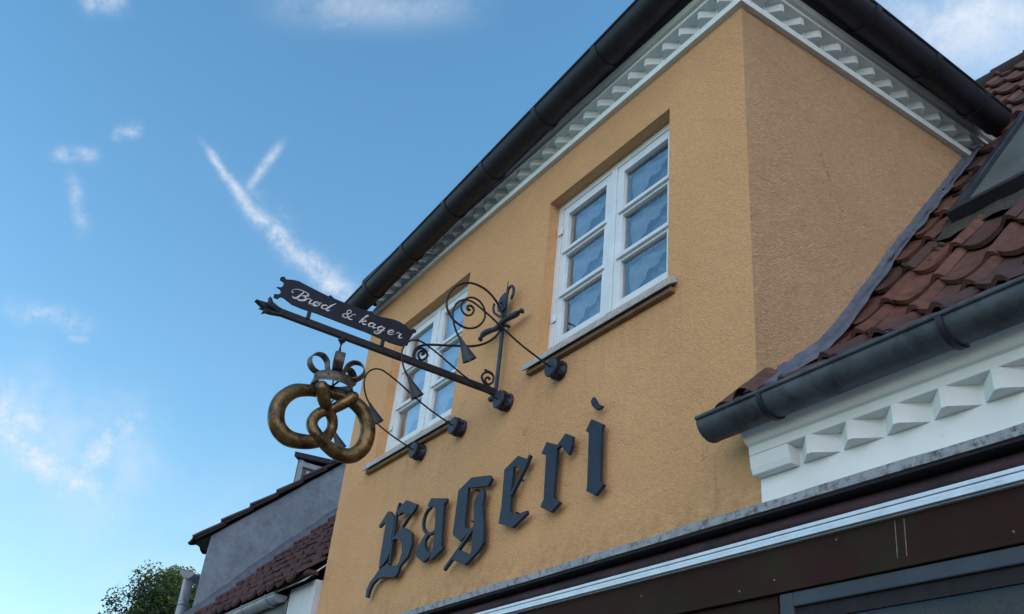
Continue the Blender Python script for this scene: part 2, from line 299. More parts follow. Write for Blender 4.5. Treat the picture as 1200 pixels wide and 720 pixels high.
# ------------------------------------------------------------------ ground (below the picture, still there)
m=MB(); m.box(-90,90,-90,90,-.3,-.12); struct(m.build('ground','grass'))
m=MB(); m.box(-60,60,-11,-3.8,-.119,-.0); struct(m.build('road','asphalt'))
m=MB(); m.box(-60,60,-3.8,-.05,-.118,.12); m.box(-60,60,-14,-11,-.118,.12); struct(m.build('pavement','paving',bevel=.01))

# ------------------------------------------------------------------ the bakery
XL,XC=-7.90,-2.83            # left end and right corner of the upper storey
bak=thing('bakery_building','ochre rendered bakery with white toothed eaves, two white casement windows and a tiled roof beside','building',(-3,0,0))

W1=dict(x0=-4.80,x1=-3.475,z0=4.60,z1=5.90)
W2=dict(x0=-7.265,x1=-5.94,z0=4.545,z1=5.845)
def wall_with_holes(m,x0,x1,z0,z1,holes,y=0.,rev=.12):
    xs=sorted({x0,x1,*[h['x0'] for h in holes],*[h['x1'] for h in holes]}); zs=sorted({z0,z1,*[h['z0'] for h in holes],*[h['z1'] for h in holes]})
    for a,b in zip(xs,xs[1:]):
        for c,d in zip(zs,zs[1:]):
            mx,mz=(a+b)/2,(c+d)/2
            if any(h['x0']<mx<h['x1'] and h['z0']<mz<h['z1'] for h in holes): continue
            m.add([(a,y,c),(b,y,c),(b,y,d),(a,y,d)],[(0,1,2,3)])
    for h in holes:
        a,b,c,d=h['x0'],h['x1'],h['z0'],h['z1']
        m.add([(a,y,c),(a,y+rev,c),(a,y+rev,d),(a,y,d)],[(0,1,2,3)])
        m.add([(b,y,c),(b,y+rev,c),(b,y+rev,d),(b,y,d)],[(3,2,1,0)])
        m.add([(a,y,d),(b,y,d),(b,y+rev,d),(a,y+rev,d)],[(3,2,1,0)])
        m.add([(a,y,c),(b,y,c),(b,y+rev,c),(a,y+rev,c)],[(0,1,2,3)])
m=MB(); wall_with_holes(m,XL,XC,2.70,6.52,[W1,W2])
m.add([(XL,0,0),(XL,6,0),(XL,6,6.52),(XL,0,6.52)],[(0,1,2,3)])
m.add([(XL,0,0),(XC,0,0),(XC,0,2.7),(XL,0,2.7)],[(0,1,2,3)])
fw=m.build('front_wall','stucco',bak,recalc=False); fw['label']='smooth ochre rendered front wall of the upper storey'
# side wall, coarser render; its back edge dies into the tiled roof
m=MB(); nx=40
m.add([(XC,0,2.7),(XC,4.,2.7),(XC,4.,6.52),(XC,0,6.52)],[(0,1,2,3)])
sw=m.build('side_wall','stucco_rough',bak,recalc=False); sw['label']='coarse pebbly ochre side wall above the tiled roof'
m=MB(); m.box(XL+.1,9.5,8.2,8.4,0,6); m.box(9.3,9.5,.1,8.2,0,3.3)
m.box(XC+.01,9.5,.012,.2,0,2.66); m.build('rear_wall','stucco_rough',bak)
# dark room behind the upper windows
m=MB(); m.box(XL+.05,XC-.05,1.3,1.34,3.4,6.5); m.build('room_back_wall','room',bak)

def sweep(m,prof,closed=True,left=XL,right_y=2.6,slope=None):
    """carry a profile (d outward, z) round the corner of the upper storey"""
    n=len(prof); rings=[]
    for q in range(3):
        ring=[]
        for d,z in prof:
            if q==0: p=(left,-d,z)
            elif q==1: p=(XC+d,-d,z)
            else: p=(XC+d,right_y,z)
            ring.append(p)
        rings+=ring
    fs=[]
    for q in range(2):
        for i in range(n if closed else n-1):
            fs.append((q*n+i,q*n+(i+1)%n,(q+1)*n+(i+1)%n,(q+1)*n+i))
    if closed: fs+=[tuple(range(n)),tuple(range(3*n-1,2*n-1,-1))]
    m.add(rings,fs)
m=MB()
sweep(m,[(-.02,6.268),(.037,6.271),(.031,6.332),(.022,6.337),(-.02,6.337)])
sweep(m,[(-.02,6.424),(.097,6.421),(.093,6.452),(.078,6.455),(.078,6.461),(.112,6.468),(.132,6.492),(-.02,6.495)])
m.build('upper_cornice','cornice',bak,bevel=.004)
def tooth(m,p,dirx,out,w,dep,z0,z1,jit):
    """one brick laid cornerwise: triangular in plan"""
    p=Vector(p);u=Vector(dirx);o=Vector(out)
    a=p+u*(.02*w);b=p+u*(.98*w);c=p+u*(w*(.5+jit))+o*dep; c1=c+u*.012-o*.003; c0=c-u*.012-o*.003
    pl=[a,c0,c1,b]
    m.add([Vector((q.x,q.y,z0)) for q in pl]+[Vector((q.x,q.y,z1)) for q in pl],
          [(0,1,2,3),(7,6,5,4),(0,4,5,1),(1,5,6,2),(2,6,7,3)])
m=MB(); rnd=random.Random(3)
x=XC-.03; w=.1725
while x-w>XL: 
    tooth(m,(x-w,.006,0),(1,0,0),(0,-1,0),w,.088+rnd.uniform(-.004,.002),6.360,6.4245,rnd.uniform(-.03,.03)); x-=w
y=.03
while y+w<2.45:
    tooth(m,(XC-.006,y,0),(0,1,0),(1,0,0),w,.088+rnd.uniform(-.004,.002),6.360,6.4245,rnd.uniform(-.03,.03)); y+=w
m.add([(XL,-.004,6.32),(XC+.004,-.004,6.32),(XC+.004,-.004,6.43),(XL,-.004,6.43)],[(0,1,2,3)])
m.add([(XC+.004,-.004,6.32),(XC+.004,2.5,6.32),(XC+.004,2.5,6.43),(XC+.004,-.004,6.43)],[(0,1,2,3)])
m.build('brick_teeth','cornice',bak)
m=MB(); sweep(m,[(.05,6.497),(.13,6.497),(.20,6.58),(.20,6.62),(.05,6.6)],left=XL-.02,right_y=2.4)
m.build('eave_board','soffit',bak)

def halfround(m,pts,r,out,up=Vector((0,0,1)),t=.006,n=14,bead=.011):
    """open half-round channel along pts; out = direction of the front lip"""
    P=[Vector(p) for p in pts]; o=Vector(out); N=len(P)
    prof=[]
    for k in range(n+1):
        a=PI*k/n; prof.append((math.cos(a)*r,-math.sin(a)*r))
    inn=[(x*(1-t/r),y*(1-t/r)) for x,y in prof[::-1]]
    pr=prof+inn; k=len(pr)
    vs=[p+o*x+up*y for p in P for x,y in pr]
    m.add(vs,[(i*k+j,i*k+(j+1)%k,(i+1)*k+(j+1)%k,(i+1)*k+j) for i in range(N-1) for j in range(k)],True)
    m.add(vs[:k],[(j,j+1,k-2-j,k-1-j) for j in range(n)]); m.add(vs[-k:],[(j,j+1,k-2-j,k-1-j) for j in range(n)])
    m.tube([p+o*(r)+up*.004 for p in P],bead,8)
def endcap(m,p,r,out,axis,t=.006,n=14):
    p=Vector(p);o=Vector(out);ax=Vector(axis)*t
    pr=[p+o*math.cos(PI*k/n)*(r+.002)+Vector((0,0,-math.sin(PI*k/n)*(r+.002))) for k in range(n+1)]
    m.add(pr+[q+ax for q in pr],[tuple(range(n+1)),tuple(range(2*n+1,n,-1))]+[(i,i+1,i+n+2,i+n+1) for i in range(n)])
def collar(m,p,r,out,axis,w=.05):
    p=Vector(p);o=Vector(out);ax=Vector(axis).normalized()*w/2; n=14
    for q,dr in ((0,.009 if r>.1 else .006),):
        pr=[p+o*math.cos(PI*k/n)*(r+dr)+Vector((0,0,-math.sin(PI*k/n)*(r+dr))) for k in range(n+1)]
        m.add([a-ax for a in pr]+[a+ax for a in pr],[(i,i+1,i+n+2,i+n+1) for i in range(n)],True)
        m.add([a-ax-(a-p)*.06 for a in pr]+[a-ax for a in pr],[(i,i+1,i+n+2,i+n+1) for i in range(n)],False)
        m.add([a+ax-(a-p)*.06 for a in pr]+[a+ax for a in pr],[(i,i+1,i+n+2,i+n+1) for i in range(n)],False)
# front gutter falls to the left, side gutter falls to the back
GR=.110
def gut_front(x):
    t=(x+8.0)/5.5; return Vector((x,-.300-.060*t+GR,6.340+.310*t))
m=MB(); gp=[gut_front(-8.0+i*.5525) for i in range(11)]
halfround(m,gp,GR,(0,-1,0),n=18,bead=.012); endcap(m,gp[0],GR,(0,-1,0),(1,0,0),n=18)
for x in (-7.56,-6.78,-6.0,-5.39,-4.63,-3.89,-3.1): collar(m,gut_front(x),GR,(0,-1,0),(1,0,.05))
m.build('front_gutter','gutter',bak)
m=MB(); g0=Vector((-2.475-GR,-.36,6.655)); g1=Vector((-2.475-GR,2.27,6.485))
halfround(m,[g0.lerp(g1,i/6) for i in range(7)],GR,(1,0,0),n=18,bead=.012)
endcap(m,g1,GR,(1,0,0),(0,1,0)); endcap(m,g0,GR,(1,0,0),(0,1,0))
for t in (.17,.47,.70,.90): collar(m,g0.lerp(g1,t),GR,(1,0,0),(0,1,0))
m.build('side_gutter','gutter',bak)

# ------------------------------------------------------------------ windows
def window(W,lab):
    x0,x1,z0,z1=W['x0'],W['x1'],W['z0'],W['z1']; Y=.088
    m=MB(); fw_=.050
    m.box(x0-.01,x0+fw_,Y,Y+.07,z0,z1); m.box(x1-fw_,x1+.01,Y,Y+.07,z0,z1)
    m.box(x0+fw_,x1-fw_,Y,Y+.07,z1-fw_,z1); m.box(x0+fw_,x1-fw_,Y,Y+.07,z0,z0+.085)
    xm=(x0+x1)/2; m.box(xm-.028,xm+.028,Y-.006,Y+.062,z0+.085,z1-fw_)
    for zz in (z0+.28,z0+1.02):       # hinge plates
        m.box(x0+.02,x0+.075,Y-.012,Y,zz,zz+.05); m.tube([(x0+.052,Y-.014,zz-.01),(x0+.052,Y-.014,zz+.06)],.006,6)
    f=m.build('window','frame',bak,bevel=.004); f['label']=lab
    PX=[]
    for a,b in ((x0+fw_+.004,xm-.030),(xm+.030,x1-fw_-.004)):
        c=MB(); st=.066; za,zb=z0+.089,z1-fw_-.004; y0=Y+.004; y1=Y+.05
        c.box(a,a+st,y0,y1,za,zb); c.box(b-st,b,y0,y1,za,zb)
        c.box(a+st,b-st,y0,y1,zb-st,zb); c.box(a+st,b-st,y0,y1,za,za+.05)
        h=(zb-st-za-.05); rows=[]
        zc=za+.05
        r=(h-2*.072)/3
        for k in range(3):
            rows.append((zc,zc+r)); zc+=r
            if k<2:
                c.box(a+st,b-st,y0+.004,y1,zc,zc+.072)
                c.bar((a+st-.03,y0-.004,zc+.030),(b-st+.03,y0-.004,zc+.030),.026,.022)   # projecting drip moulding
                zc+=.072
        c.build('casement','frame',f,bevel=.003)
        PX.append((a+st,b-st,rows))
    for a,b,rows in PX:
        for za,zb in rows:
            e1,e2,e3=[random.uniform(-.0035,.0035) for _ in range(3)]; g=MB(); g.add([(a-.004,Y+.034,za-.004),(b+.004,Y+.034+e1,za-.004),(b+.004,Y+.034+e1+e2,zb+.004),(a-.004,Y+.034+e2,zb+.004)],[(0,1,2,3)])
            g.build('pane','glass',f,recalc=False)
    # curtains: three tiers of swagged sheer over lace, in both casements
    c=MB(); l=MB()
    for a,b,rows in PX:
        for za,zb in rows:
            a_,b_=a-.02,b+.02; zt=zb+.015; zl=za-.02; n=22; nv=10; vs=[]
            for i in range(n+1):
                t=i/n; xx=a_+.02+(b_-a_-.02)*t
                low=zl+(zt-zl)*(0.02+.98*t**.62)*.90          # swag edge climbs to the right
                low+=.008*math.sin(t*70)
                for j in range(nv+1):
                    s_=j/nv; z=zt+(low-zt)*s_
                    vs.append((xx,Y+.085+.008*math.sin((t+.35*s_)*30)+.010*math.sin((t-.5*s_)*17),z))
            c.add(vs,[(i*(nv+1)+j,(i+1)*(nv+1)+j,(i+1)*(nv+1)+j+1,i*(nv+1)+j+1) for i in range(n) for j in range(nv)],True)
            n2=26; vs=[]
            for i in range(n2+1):
                t=i/n2; xx=a_+(b_-a_)*t
                top=zl+(zt-zl)*(.12+.80*math.sin(min(1,t*1.15)*PI/2)**.9)+.010*abs(math.sin(t*28))
                for j in range(4): vs.append((xx,Y+.12+.006*math.sin(t*40),zl+(top-zl)*j/3))
            l.add(vs,[(i*4+j,(i+1)*4+j,(i+1)*4+j+1,i*4+j+1) for i in range(n2) for j in range(3)],True)
    cu=c.build('sheer_curtain','curtain',f,recalc=False); l.build('lace_curtain','lace',f,recalc=False)
    s=MB()
    # sloping sill
    a,b=x0-.075,x1+.085
    s.add([(a,-.065,z0-.112),(b,-.065,z0-.112),(b,-.065,z0-.068),(a,-.065,z0-.068),
           (a,.0,z0-.07),(b,.0,z0-.07),(b,-.0,z0-.030),(a,-.0,z0-.030)],[(0,1,2,3),(0,4,5,1),(3,2,6,7),(0,3,7,4),(1,5,6,2)])
    s.add([(x0+.001,-.001,z0-.029),(x1-.001,-.001,z0-.029),(x1-.001,Y+.01,z0+.012),(x0+.001,Y+.01,z0+.012)],[(0,1,2,3)])
    s.build('sill','sill',f,bevel=.004)
    u=MB(); u.box(a+.02,b-.02,-.038,.0,z0-.135,z0-.100); u.build('sill_bed','sill_under',f,bevel=.006)
    return f
window(W1,'right window of the upper storey, six panes, above the letters r and i')
window(W2,'left window of the upper storey, half hidden behind the wrought iron bracket')

# ------------------------------------------------------------------ main roof right of the corner
def surface(pts):
    """profile (y,z) up the slope -> function of arc length giving point and normal"""
    P=[Vector((0,a,b)) for a,b in pts]; L=[0]
    for a,b in zip(P,P[1:]): L.append(L[-1]+(b-a).length)
    def fn(s):
        s=max(0,min(L[-1]-1e-4,s)); k=0
        while L[k+1]<s: k+=1
        t=(s-L[k])/(L[k+1]-L[k]); p=P[k].lerp(P[k+1],t)
        d=(P[k+1]-P[k]).normalized()
        if k+2<len(P) and t>.5: d=d.lerp((P[k+2]-P[k+1]).normalized(),t-.5).normalized()
        elif k>0 and t<.5: d=d.lerp((P[k]-P[k-1]).normalized(),.5-t).normalized()
        return p,Vector((0,-d.z,d.y)),d
    return fn,L[-1]
def pantiles(m,fn,L,x0,x1,course,pitch,skip=None,nu=10,rnd=None,amp=.034,s_start=-.02,swirl=.006,crop=None):
    rnd=rnd or random.Random(1)
    prof=[]
    for i in range(nu+1):
        u=i/nu
        h=(-.5+.0)*math.cos(0) if False else 0
        if u<.74: h=-amp*.55*math.sin(PI*u/.74)          # wide pan
        else: h=amp*math.sin(PI*(u-.74)/.26)              # narrow roll
        prof.append((u,h))
    s=s_start; row=0
    while s<L-course*.4:
        n=int(round((x1-x0)/pitch))
        for c in range(n):
            xa=x0+c*pitch
            if skip and skip(xa+pitch/2,s+course/2): continue
            dz=rnd.uniform(-swirl,swirl); tw=rnd.uniform(-.012,.012); dx=rnd.uniform(-.006,.006); ds=rnd.uniform(-.014,.014)
            m.a=rnd.random(); nv=4; vs=[]
            for j in range(nv+1):
                v=j/nv*1.22
                for u,h in prof:
                    belly=-.05*math.sin(PI*min(1,u/.70)) if u<.70 else .0      # rounded tail of the pan
                    sv=s+ds+v*course + (belly*(1-v) if j==0 or True else 0)*max(0,1-v*1.5)
                    p,nn,d=fn(max(-.5,sv)) if sv>=0 else fn(0)
                    if sv<0: p=p+d*sv
                    lift=.042*(1-v)+dz*(1-v)+tw*(u-.5)*(1-v)
                    q=p+nn*(h+lift+.02); vs.append((xa+dx+u*(pitch+.012),q.y,q.z))
            k=nu+1
            m.add(vs,[(j*k+i,j*k+i+1,(j+1)*k+i+1,(j+1)*k+i) for j in range(nv) for i in range(nu)],True)
            low=vs[:k]; p,nn,d=fn(max(0,s)); dn=nn*-.026
            lowd=[(q[0],q[1]+dn.y,q[2]+dn.z) for q in low]
            m.add(low+lowd,[(i,i+k,i+k+1,i+1) for i in range(nu)],False)
        s+=course; row+=1
RP=[(-.125,3.470),(.0,3.575),(.126,3.68),(.35,3.86),(.55,4.06),(.82,4.41),(1.23,4.94),(1.64,5.45),(2.16,6.10),(4.25,8.78)]
rfn,rL=surface(RP)
def roofz(y):
    for a,b in zip(RP,RP[1:]):
        if a[0]<=y<=b[0]: return a[1]+(b[1]-a[1])*(y-a[0])/(b[0]-a[0])
    return RP[-1][1]
SKX0,SKX1,SKY0,SKY1=-2.43,-1.50,1.24,2.35
def sk(x,s):
    p,_,_=rfn(s); return (SKX0-.02<x<SKX1+.02 and SKY0-.02<p.y<SKY1+.04)
m=MB(); pantiles(m,rfn,rL,XC+.04,7.75,.375,.292,skip=sk,rnd=random.Random(5),nu=14,amp=.036,swirl=.010)
# two stray eave tiles lapping past the corner
for q,(xx,lw,lf) in enumerate(((XC-.135,.17,.050),(XC+.02,.13,.075))):
    p,nn,d=rfn(.0); vs=[]
    for j in range(5):
        v=j/4*.17
        for i in range(9):
            u=i/8; pp,nn,d=rfn(v); h=.040*math.sin(PI*u)
            vs.append((xx+u*lw+v*.25,pp.y+nn.y*(h+lf)-.015,pp.z+nn.z*(h+lf)+v*.15))
    m.a=.5; m.add(vs,[(j*9+i,j*9+i+1,(j+1)*9+i+1,(j+1)*9+i) for j in range(4) for i in range(8)],True)
m.build('tiled_roof','tile_red',bak,tile=True,recalc=False)
m=MB(); pantiles(m,rfn,rL,XC-3.16,XC+.052,.375,.292,skip=lambda x,s_:rfn(s_)[0].y<2.5,rnd=random.Random(8),nu=10,amp=.036)
m.build('upper_roof_tiles','tile_red',bak,tile=True,recalc=False)
m=MB()                                                 # boards below the tiles, back slope and ridge
for a,b in zip(RP,RP[1:]):
    m.add([(XC+.005,a[0],a[1]-.035),(7.8,a[0],a[1]-.035),(7.8,b[0],b[1]-.035),(XC+.005,b[0],b[1]-.035)],[(0,1,2,3)])
m.add([(XL,4.25,8.74),(7.8,4.25,8.74),(7.8,8.5,3.4),(XL,8.5,3.4)],[(0,1,2,3)])
m.add([(XL,1.0,4.7),(XC-.02,1.0,4.7),(XC-.02,4.25,8.70),(XL,4.25,8.70)],[(0,1,2,3)])
m.build('roof_underlay','soffit',bak,recalc=False)
m=MB(); rr=random.Random(9); x=XC-3
while x<7.8:
    m.a=rr.random(); m.lathe((x,4.25,8.76),(1,0,0),[(0,.13),(.33,.115),(.36,.13)],12); x+=.34
m.build('ridge_tiles','tile_far',bak,tile=True)
# hipped roof of the upper storey
Ex0,Ex1,Ey,Ez=XL-.03,XC+.19,-.19,6.64; H=1.75
m=MB(); xm0,xm1=Ex0+2.1,Ex1-2.1; ry=Ey+2.1
m.add([(Ex0,Ey,Ez-.25),(Ex1,Ey,Ez),(xm1,ry,Ez+H),(xm0,ry,Ez+H),(Ex1,4.2,Ez),(xm1,4.2,Ez+H),(Ex0,4.2,Ez-.2),(xm0,4.2,Ez+H)],
      [(0,1,2,3),(1,4,5,2),(3,7,6,0),(3,2,5,7)])
m.a=.4; m.build('hipped_roof','tile_far',bak,tile=True)
# lead flashing where roof meets side wall
m=MB(); ys=[-.16+.055*i for i in range(46)]; rr=random.Random(2); rows=[]
for i,y in enumerate(ys):
    z=roofz(max(y,-.12))+.03; d1=rr.uniform(-.012,.012)
    up=.085+rr.uniform(-.008,.010)
    st=.010 if (i//9)%2 else 0
    rows+= [(XC+.008,max(y,-.02)-.0,z+up+.02),(XC+.022+st,y,z+.065),(XC+.075,y-.015,z+.058+rr.uniform(-.004,.004)),(XC+.080+d1,y-.03,z+.043+rr.uniform(-.008,.006)),(XC+.108+d1*1.4,y-.04,z+.010)]
m.add(rows,[(i*5+j,i*5+j+1,(i+1)*5+j+1,(i+1)*5+j) for i in range(len(ys)-1) for j in range(4)],True)
m.build('lead_flashing','lead',bak,recalc=False)
# rubble of mortar and broken tile beside the flashing
m=MB(); rr=random.Random(12)
for i in range(60):
    y=rr.uniform(.9,2.1); x=XC+rr.uniform(.14,.40); z=roofz(y)+.03
    if x>SKX0-.03 and y>1.15: continue
    s_=rr.uniform(.02,.055); ax=Vector((rr.uniform(-1,1),rr.uniform(-1,1),rr.uniform(-1,1))).normalized()
    m=MB(); m.bar(Vector((x,y,z))-ax*s_,Vector((x,y,z))+ax*s_,s_*1.2,s_*.5,taper=.7)
    m.build('mortar_lump','apron_mortar',bak,bevel=.006)
m=MB()   # dark uneven apron under the skylight
vs=[]; n=24
for i in range(n+1):
    x=SKX0-.12+i*(1.2/n)
    for j in range(5):
        y=SKY0-.13+j*.045+.012*math.sin(i*1.7); z=roofz(y)+.055+.014*noise.noise(Vector((x*9,y*9,0)))+.01*j
        vs.append((x,y,z))
m.add(vs,[(i*5+j,(i+1)*5+j,(i+1)*5+j+1,i*5+j+1) for i in range(n) for j in range(4)],True)
m.build('skylight_apron','apron_mortar',bak,recalc=False)
# skylight
def on_roof(y,h):
    z=roofz(y); d=Vector((0,.62,.79)); nn=Vector((0,-.79,.62)); return Vector((0,y,z))+nn*h
m=MB()
a,b=on_roof(SKY0,.05),on_roof(SKY1,.05); ax=Vector((1,0,0)); nn=Vector((0,-.79,.62))
def rb(x0_,y0_,x1_,y1_,w,h):
    p=on_roof(y0_,.06);q=on_roof(y1_,.06); m.bar((x0_,p.y,p.z),(x1_,q.y,q.z),w,h,up=nn)
rb(SKX0+.035,SKY0,SKX0+.035,SKY1,.07,.11); rb(SKX1-.035,SKY0,SKX1-.035,SKY1,.07,.11)
rb(SKX0,SKY0+.02,SKX1,SKY0+.02,.06,.118); rb(SKX0,SKY1,SKX1,SKY1,.08,.118)
skf=m.build('skylight','gutter',bak,bevel=.004)
m=MB(); p=on_roof(SKY0+.03,.085);q=on_roof(SKY1-.03,.085)
m.add([(SKX0+.06,p.y,p.z),(SKX1-.06,p.y,p.z),(SKX1-.06,q.y,q.z),(SKX0+.06,q.y,q.z)],[(0,1,2,3)]); m.build('pane','skyglass',skf,recalc=False)
m=MB(); p=on_roof(SKY0+.02,.119);q=on_roof(SKY1-.03,.119); m.bar((SKX0+.066,p.y,p.z),(SKX0+.066,q.y,q.z),.005,.005); m.build('glazing_strip','gutter_low',skf)

# lower cornice right of the corner
def extr_x(m,prof,x0,x1):
    n=len(prof); m.add([(x0,-d,z) for d,z in prof]+[(x1,-d,z) for d,z in prof],[(i,(i+1)%n,(i+1)%n+n,i+n) for i in range(n)]+[tuple(range(n)),tuple(range(2*n-1,n-1,-1))])
m=MB(); XR=7.7
extr_x(m,[(-.03,3.06),(.006,3.06),(.006,3.207),(-.03,3.207)],XC,XR)
extr_x(m,[(-.03,3.296),(.074,3.296),(.076,3.336),(.092,3.342),(.100,3.350),(.108,3.366),(.128,3.39),(.16,3.43),(.17,3.52),(-.03,3.52)],XC,XR)
extr_x(m,[(-.03,3.208),(.056,3.208),(.066,3.235),(.072,3.27),(.073,3.295),(-.03,3.295)],XC,XC+.225)
m.add([(XC,-.0015,3.2),(XR,-.0015,3.2),(XR,-.0015,3.3),(XC,-.0015,3.3)],[(0,1,2,3)])
m.add([(XC,-.0015,2.6),(XR,-.0015,2.6),(XR,-.0015,3.07),(XC,-.0015,3.07)],[(0,1,2,3)])
lc=m.build('lower_cornice','cornice_low',bak,bevel=.004)
m=MB(); rr=random.Random(4); x=XC+.225+.012; w=.2125
while x<XR-.3:
    tooth(m,(x,.002,0),(1,0,0),(0,-1,0),w,.080,3.214,3.297,rr.uniform(-.03,.03)); x+=w
m.build('brick_teeth','cornice_low',bak)
m=MB(); gl=[(XC-.13+i*1.0,-.185,3.455+.004*i) for i in range(11)]
halfround(m,gl,.086,(0,-1,0),bead=.011); endcap(m,gl[0],.086,(0,-1,0),(1,0,0))
lg=m.build('lower_gutter','gutter_low',bak)
for x in (-2.575,-1.70,-.80,.1,1.0,1.9,2.8,3.7,4.6,5.5,6.4):
    m=MB(); collar(m,(x,-.185,3.4555),.088,(0,-1,0),(1,0,0),.026); m.bar((x,-.275,3.47),(x,-.10,3.49),.022,.006)
    m.build('gutter_bracket','gutter',lg)

# ------------------------------------------------------------------ canopy, awning box and shopfront
m=MB(); n=120; vs=[]; rr=random.Random(8)
for i in range(n+1):
    x=XL+.02+(7.6-XL)*i/n
    w_=.0025*math.sin(i*.9)+rr.uniform(-.0015,.0015)
    vs+=[(x,-.002,3.098+w_),(x,-.10,3.050+w_),(x,-.104,3.046+w_),(x,-.103,3.010+w_*.3),(x,-.097,3.009)]
m.add(vs,[(i*5+j,(i+1)*5+j,(i+1)*5+j+1,i*5+j+1) for i in range(n) for j in range(4)],False)
m.build('canopy_flashing','flash_edge',bak,recalc=False)
m=MB(); m.box(XL+.02,7.6,-.095,-.003,2.995,3.011); m.box(XL+.02,7.6,-.012,-.003,2.6,2.995); m.build('canopy_board','black_gap',bak)
m=MB(); n=90; prof=[(.012,2.990),(.030,2.985),(.050,2.965),(.058,2.945),(.050,2.927),(.02,2.922)]; vs=[]
for i in range(n+1):
    x=XL+.02+(7.6-XL)*i/n; s_=.006*noise.noise(Vector((x*1.3,0,0)))+.003*noise.noise(Vector((x*6,1,0)))
    vs+=[(x,-(d+s_),z+s_) for d,z in prof]
k=len(prof); m.add(vs,[(i*k+j,(i+1)*k+j,(i+1)*k+j+1,i*k+j+1) for i in range(n) for j in range(k-1)],True)
m.build('rolled_awning','plum',bak,recalc=False)
m=MB(); 
for z0,z1,d in ((2.906,2.922,.066),(2.890,2.904,.062),(2.872,2.888,.070)): m.box(XL+.02,7.6,-d,-.02,z0,z1)
m.box(XL+.02,7.6,-.05,-.02,2.868,2.924)
m.build('awning_rail','alu',bak,bevel=.002)
m=MB(); m.box(XL+.02,7.6,-.035,-.013,2.700,2.866); m.box(XL+.02,7.6,-.055,-.013,2.672,2.698)
fb=m.build('fascia_board','fascia',bak,bevel=.003)
for x in (-2.145,-2.105):
    m=MB(); m.bar((x,-.0365,2.855),(x-.006,-.0365,2.715),.0022,.003); m.build('paint_scratch','scratch',fb)
for x,z in ((-2.95,2.72),(-2.75,2.735),(-2.42,2.84),(-1.7,2.72),(-1.55,2.86),(-3.6,2.80)):
    m=MB(); m.lathe((x,-.035,z),(0,-1,0),[(0,.005),(.002,.003)],8); m.build('paint_fleck','scratch',fb)
m=MB(); m.box(XL+.02,-2.74,-.03,-.013,0,2.67); m.box(XL+.02,7.6,-.08,-.013,0,.45); m.build('shop_panel','fascia',bak)
m=MB(); fx0,fx1,fz1=-2.72,.6,2.668
m.box(fx0,fx0+.07,-.045,.01,.5,fz1); m.box(fx0+.07,fx1,-.045,.01,fz1-.058,fz1); m.box(fx1,fx1+.07,-.045,.01,.5,fz1); m.box(fx0+.07,fx1,-.045,.01,.45,.52)
shf=m.build('shop_window','shopframe',bak,bevel=.005)
m=MB(); m.box(fx0+.072,fx0+.115,-.028,.01,.53,fz1-.060); m.box(fx0+.115,fx1-.003,-.028,.01,fz1-.115,fz1-.060); m.build('inner_frame','black_gap',shf)
m=MB(); m.add([(fx0+.11,-.02,.5),(fx1,-.02,.5),(fx1,-.02,fz1-.11),(fx0+.11,-.02,fz1-.11)],[(0,1,2,3)]); m.build('pane','shopglass',shf,recalc=False)

# ------------------------------------------------------------------ letters on the wall
names=[('B',"black capital letter B with a curling tail, lowest letter on the ochre wall"),
('a',"black letter a between the capital B and the g on the ochre wall"),
('g',"black letter g with a thin slanting tail between the a and the e"),
('e',"black letter e with a slanting hairline between the g and the r"),
('r',"black letter r with its small flag, between the e and the i"),
('i',"black letter i with a curved dot, highest letter, below the right window")]
def letter_mesh(m,items):
    for q,it in enumerate(items):
        y=-.060-.0012*q
        if it[0]=='p': poly=it[1]
        else:
            P=[Vector((a,b,0)) for a,b in it[1]]; P=smooth(P,4); w=it[2]; Lf=[];Rt=[]
            for i,p in enumerate(P):
                t=(P[min(i+1,len(P)-1)]-P[max(i-1,0)]).normalized(); nrm=Vector((-t.y,t.x,0))*w
                Lf.append((p.x+nrm.x,p.y+nrm.y)); Rt.append((p.x-nrm.x,p.y-nrm.y))
            poly=Lf+Rt[::-1]
        m.prism(poly,(0,y,0),(1,0,0),(0,0,1),(0,1,0),.022)
for k,lab in names:
    it=TR[k]; xs=[p[0] for q in it for p in q[1]]; zs=[p[1] for q in it for p in q[1]]
    loc=Vector((sum(xs)/len(xs),-.03,min(zs)))
    t=thing('sign_letter',lab,'letter',loc,'letters of the word on the ochre wall')
    m=MB(); letter_mesh(m,it); m.build('letter_body','letter',t,bevel=.0015)
    if k=='i':
        m=MB(); letter_mesh(m,TR['idot']); m.build('letter_dot','letter',t,bevel=.0015)
    pts=it[0][1]; c=(sum(p[0] for p in pts)/len(pts),sum(p[1] for p in pts)/len(pts)); 
    
    for dz in (-.12,.10): m=MB(); m.tube([(c[0],-.040,c[1]+dz),(c[0],-.0,c[1]+dz)],.006,8); m.build('fixing_pin','iron',t)
    if k=='i':
        c=TR['idot'][0][1]; c=(sum(p[0] for p in c)/len(c),sum(p[1] for p in c)/len(c)); m=MB(); m.tube([(c[0],-.040,c[1]),(c[0],-.0,c[1])],.006,8); m.build('fixing_pin','iron',t)

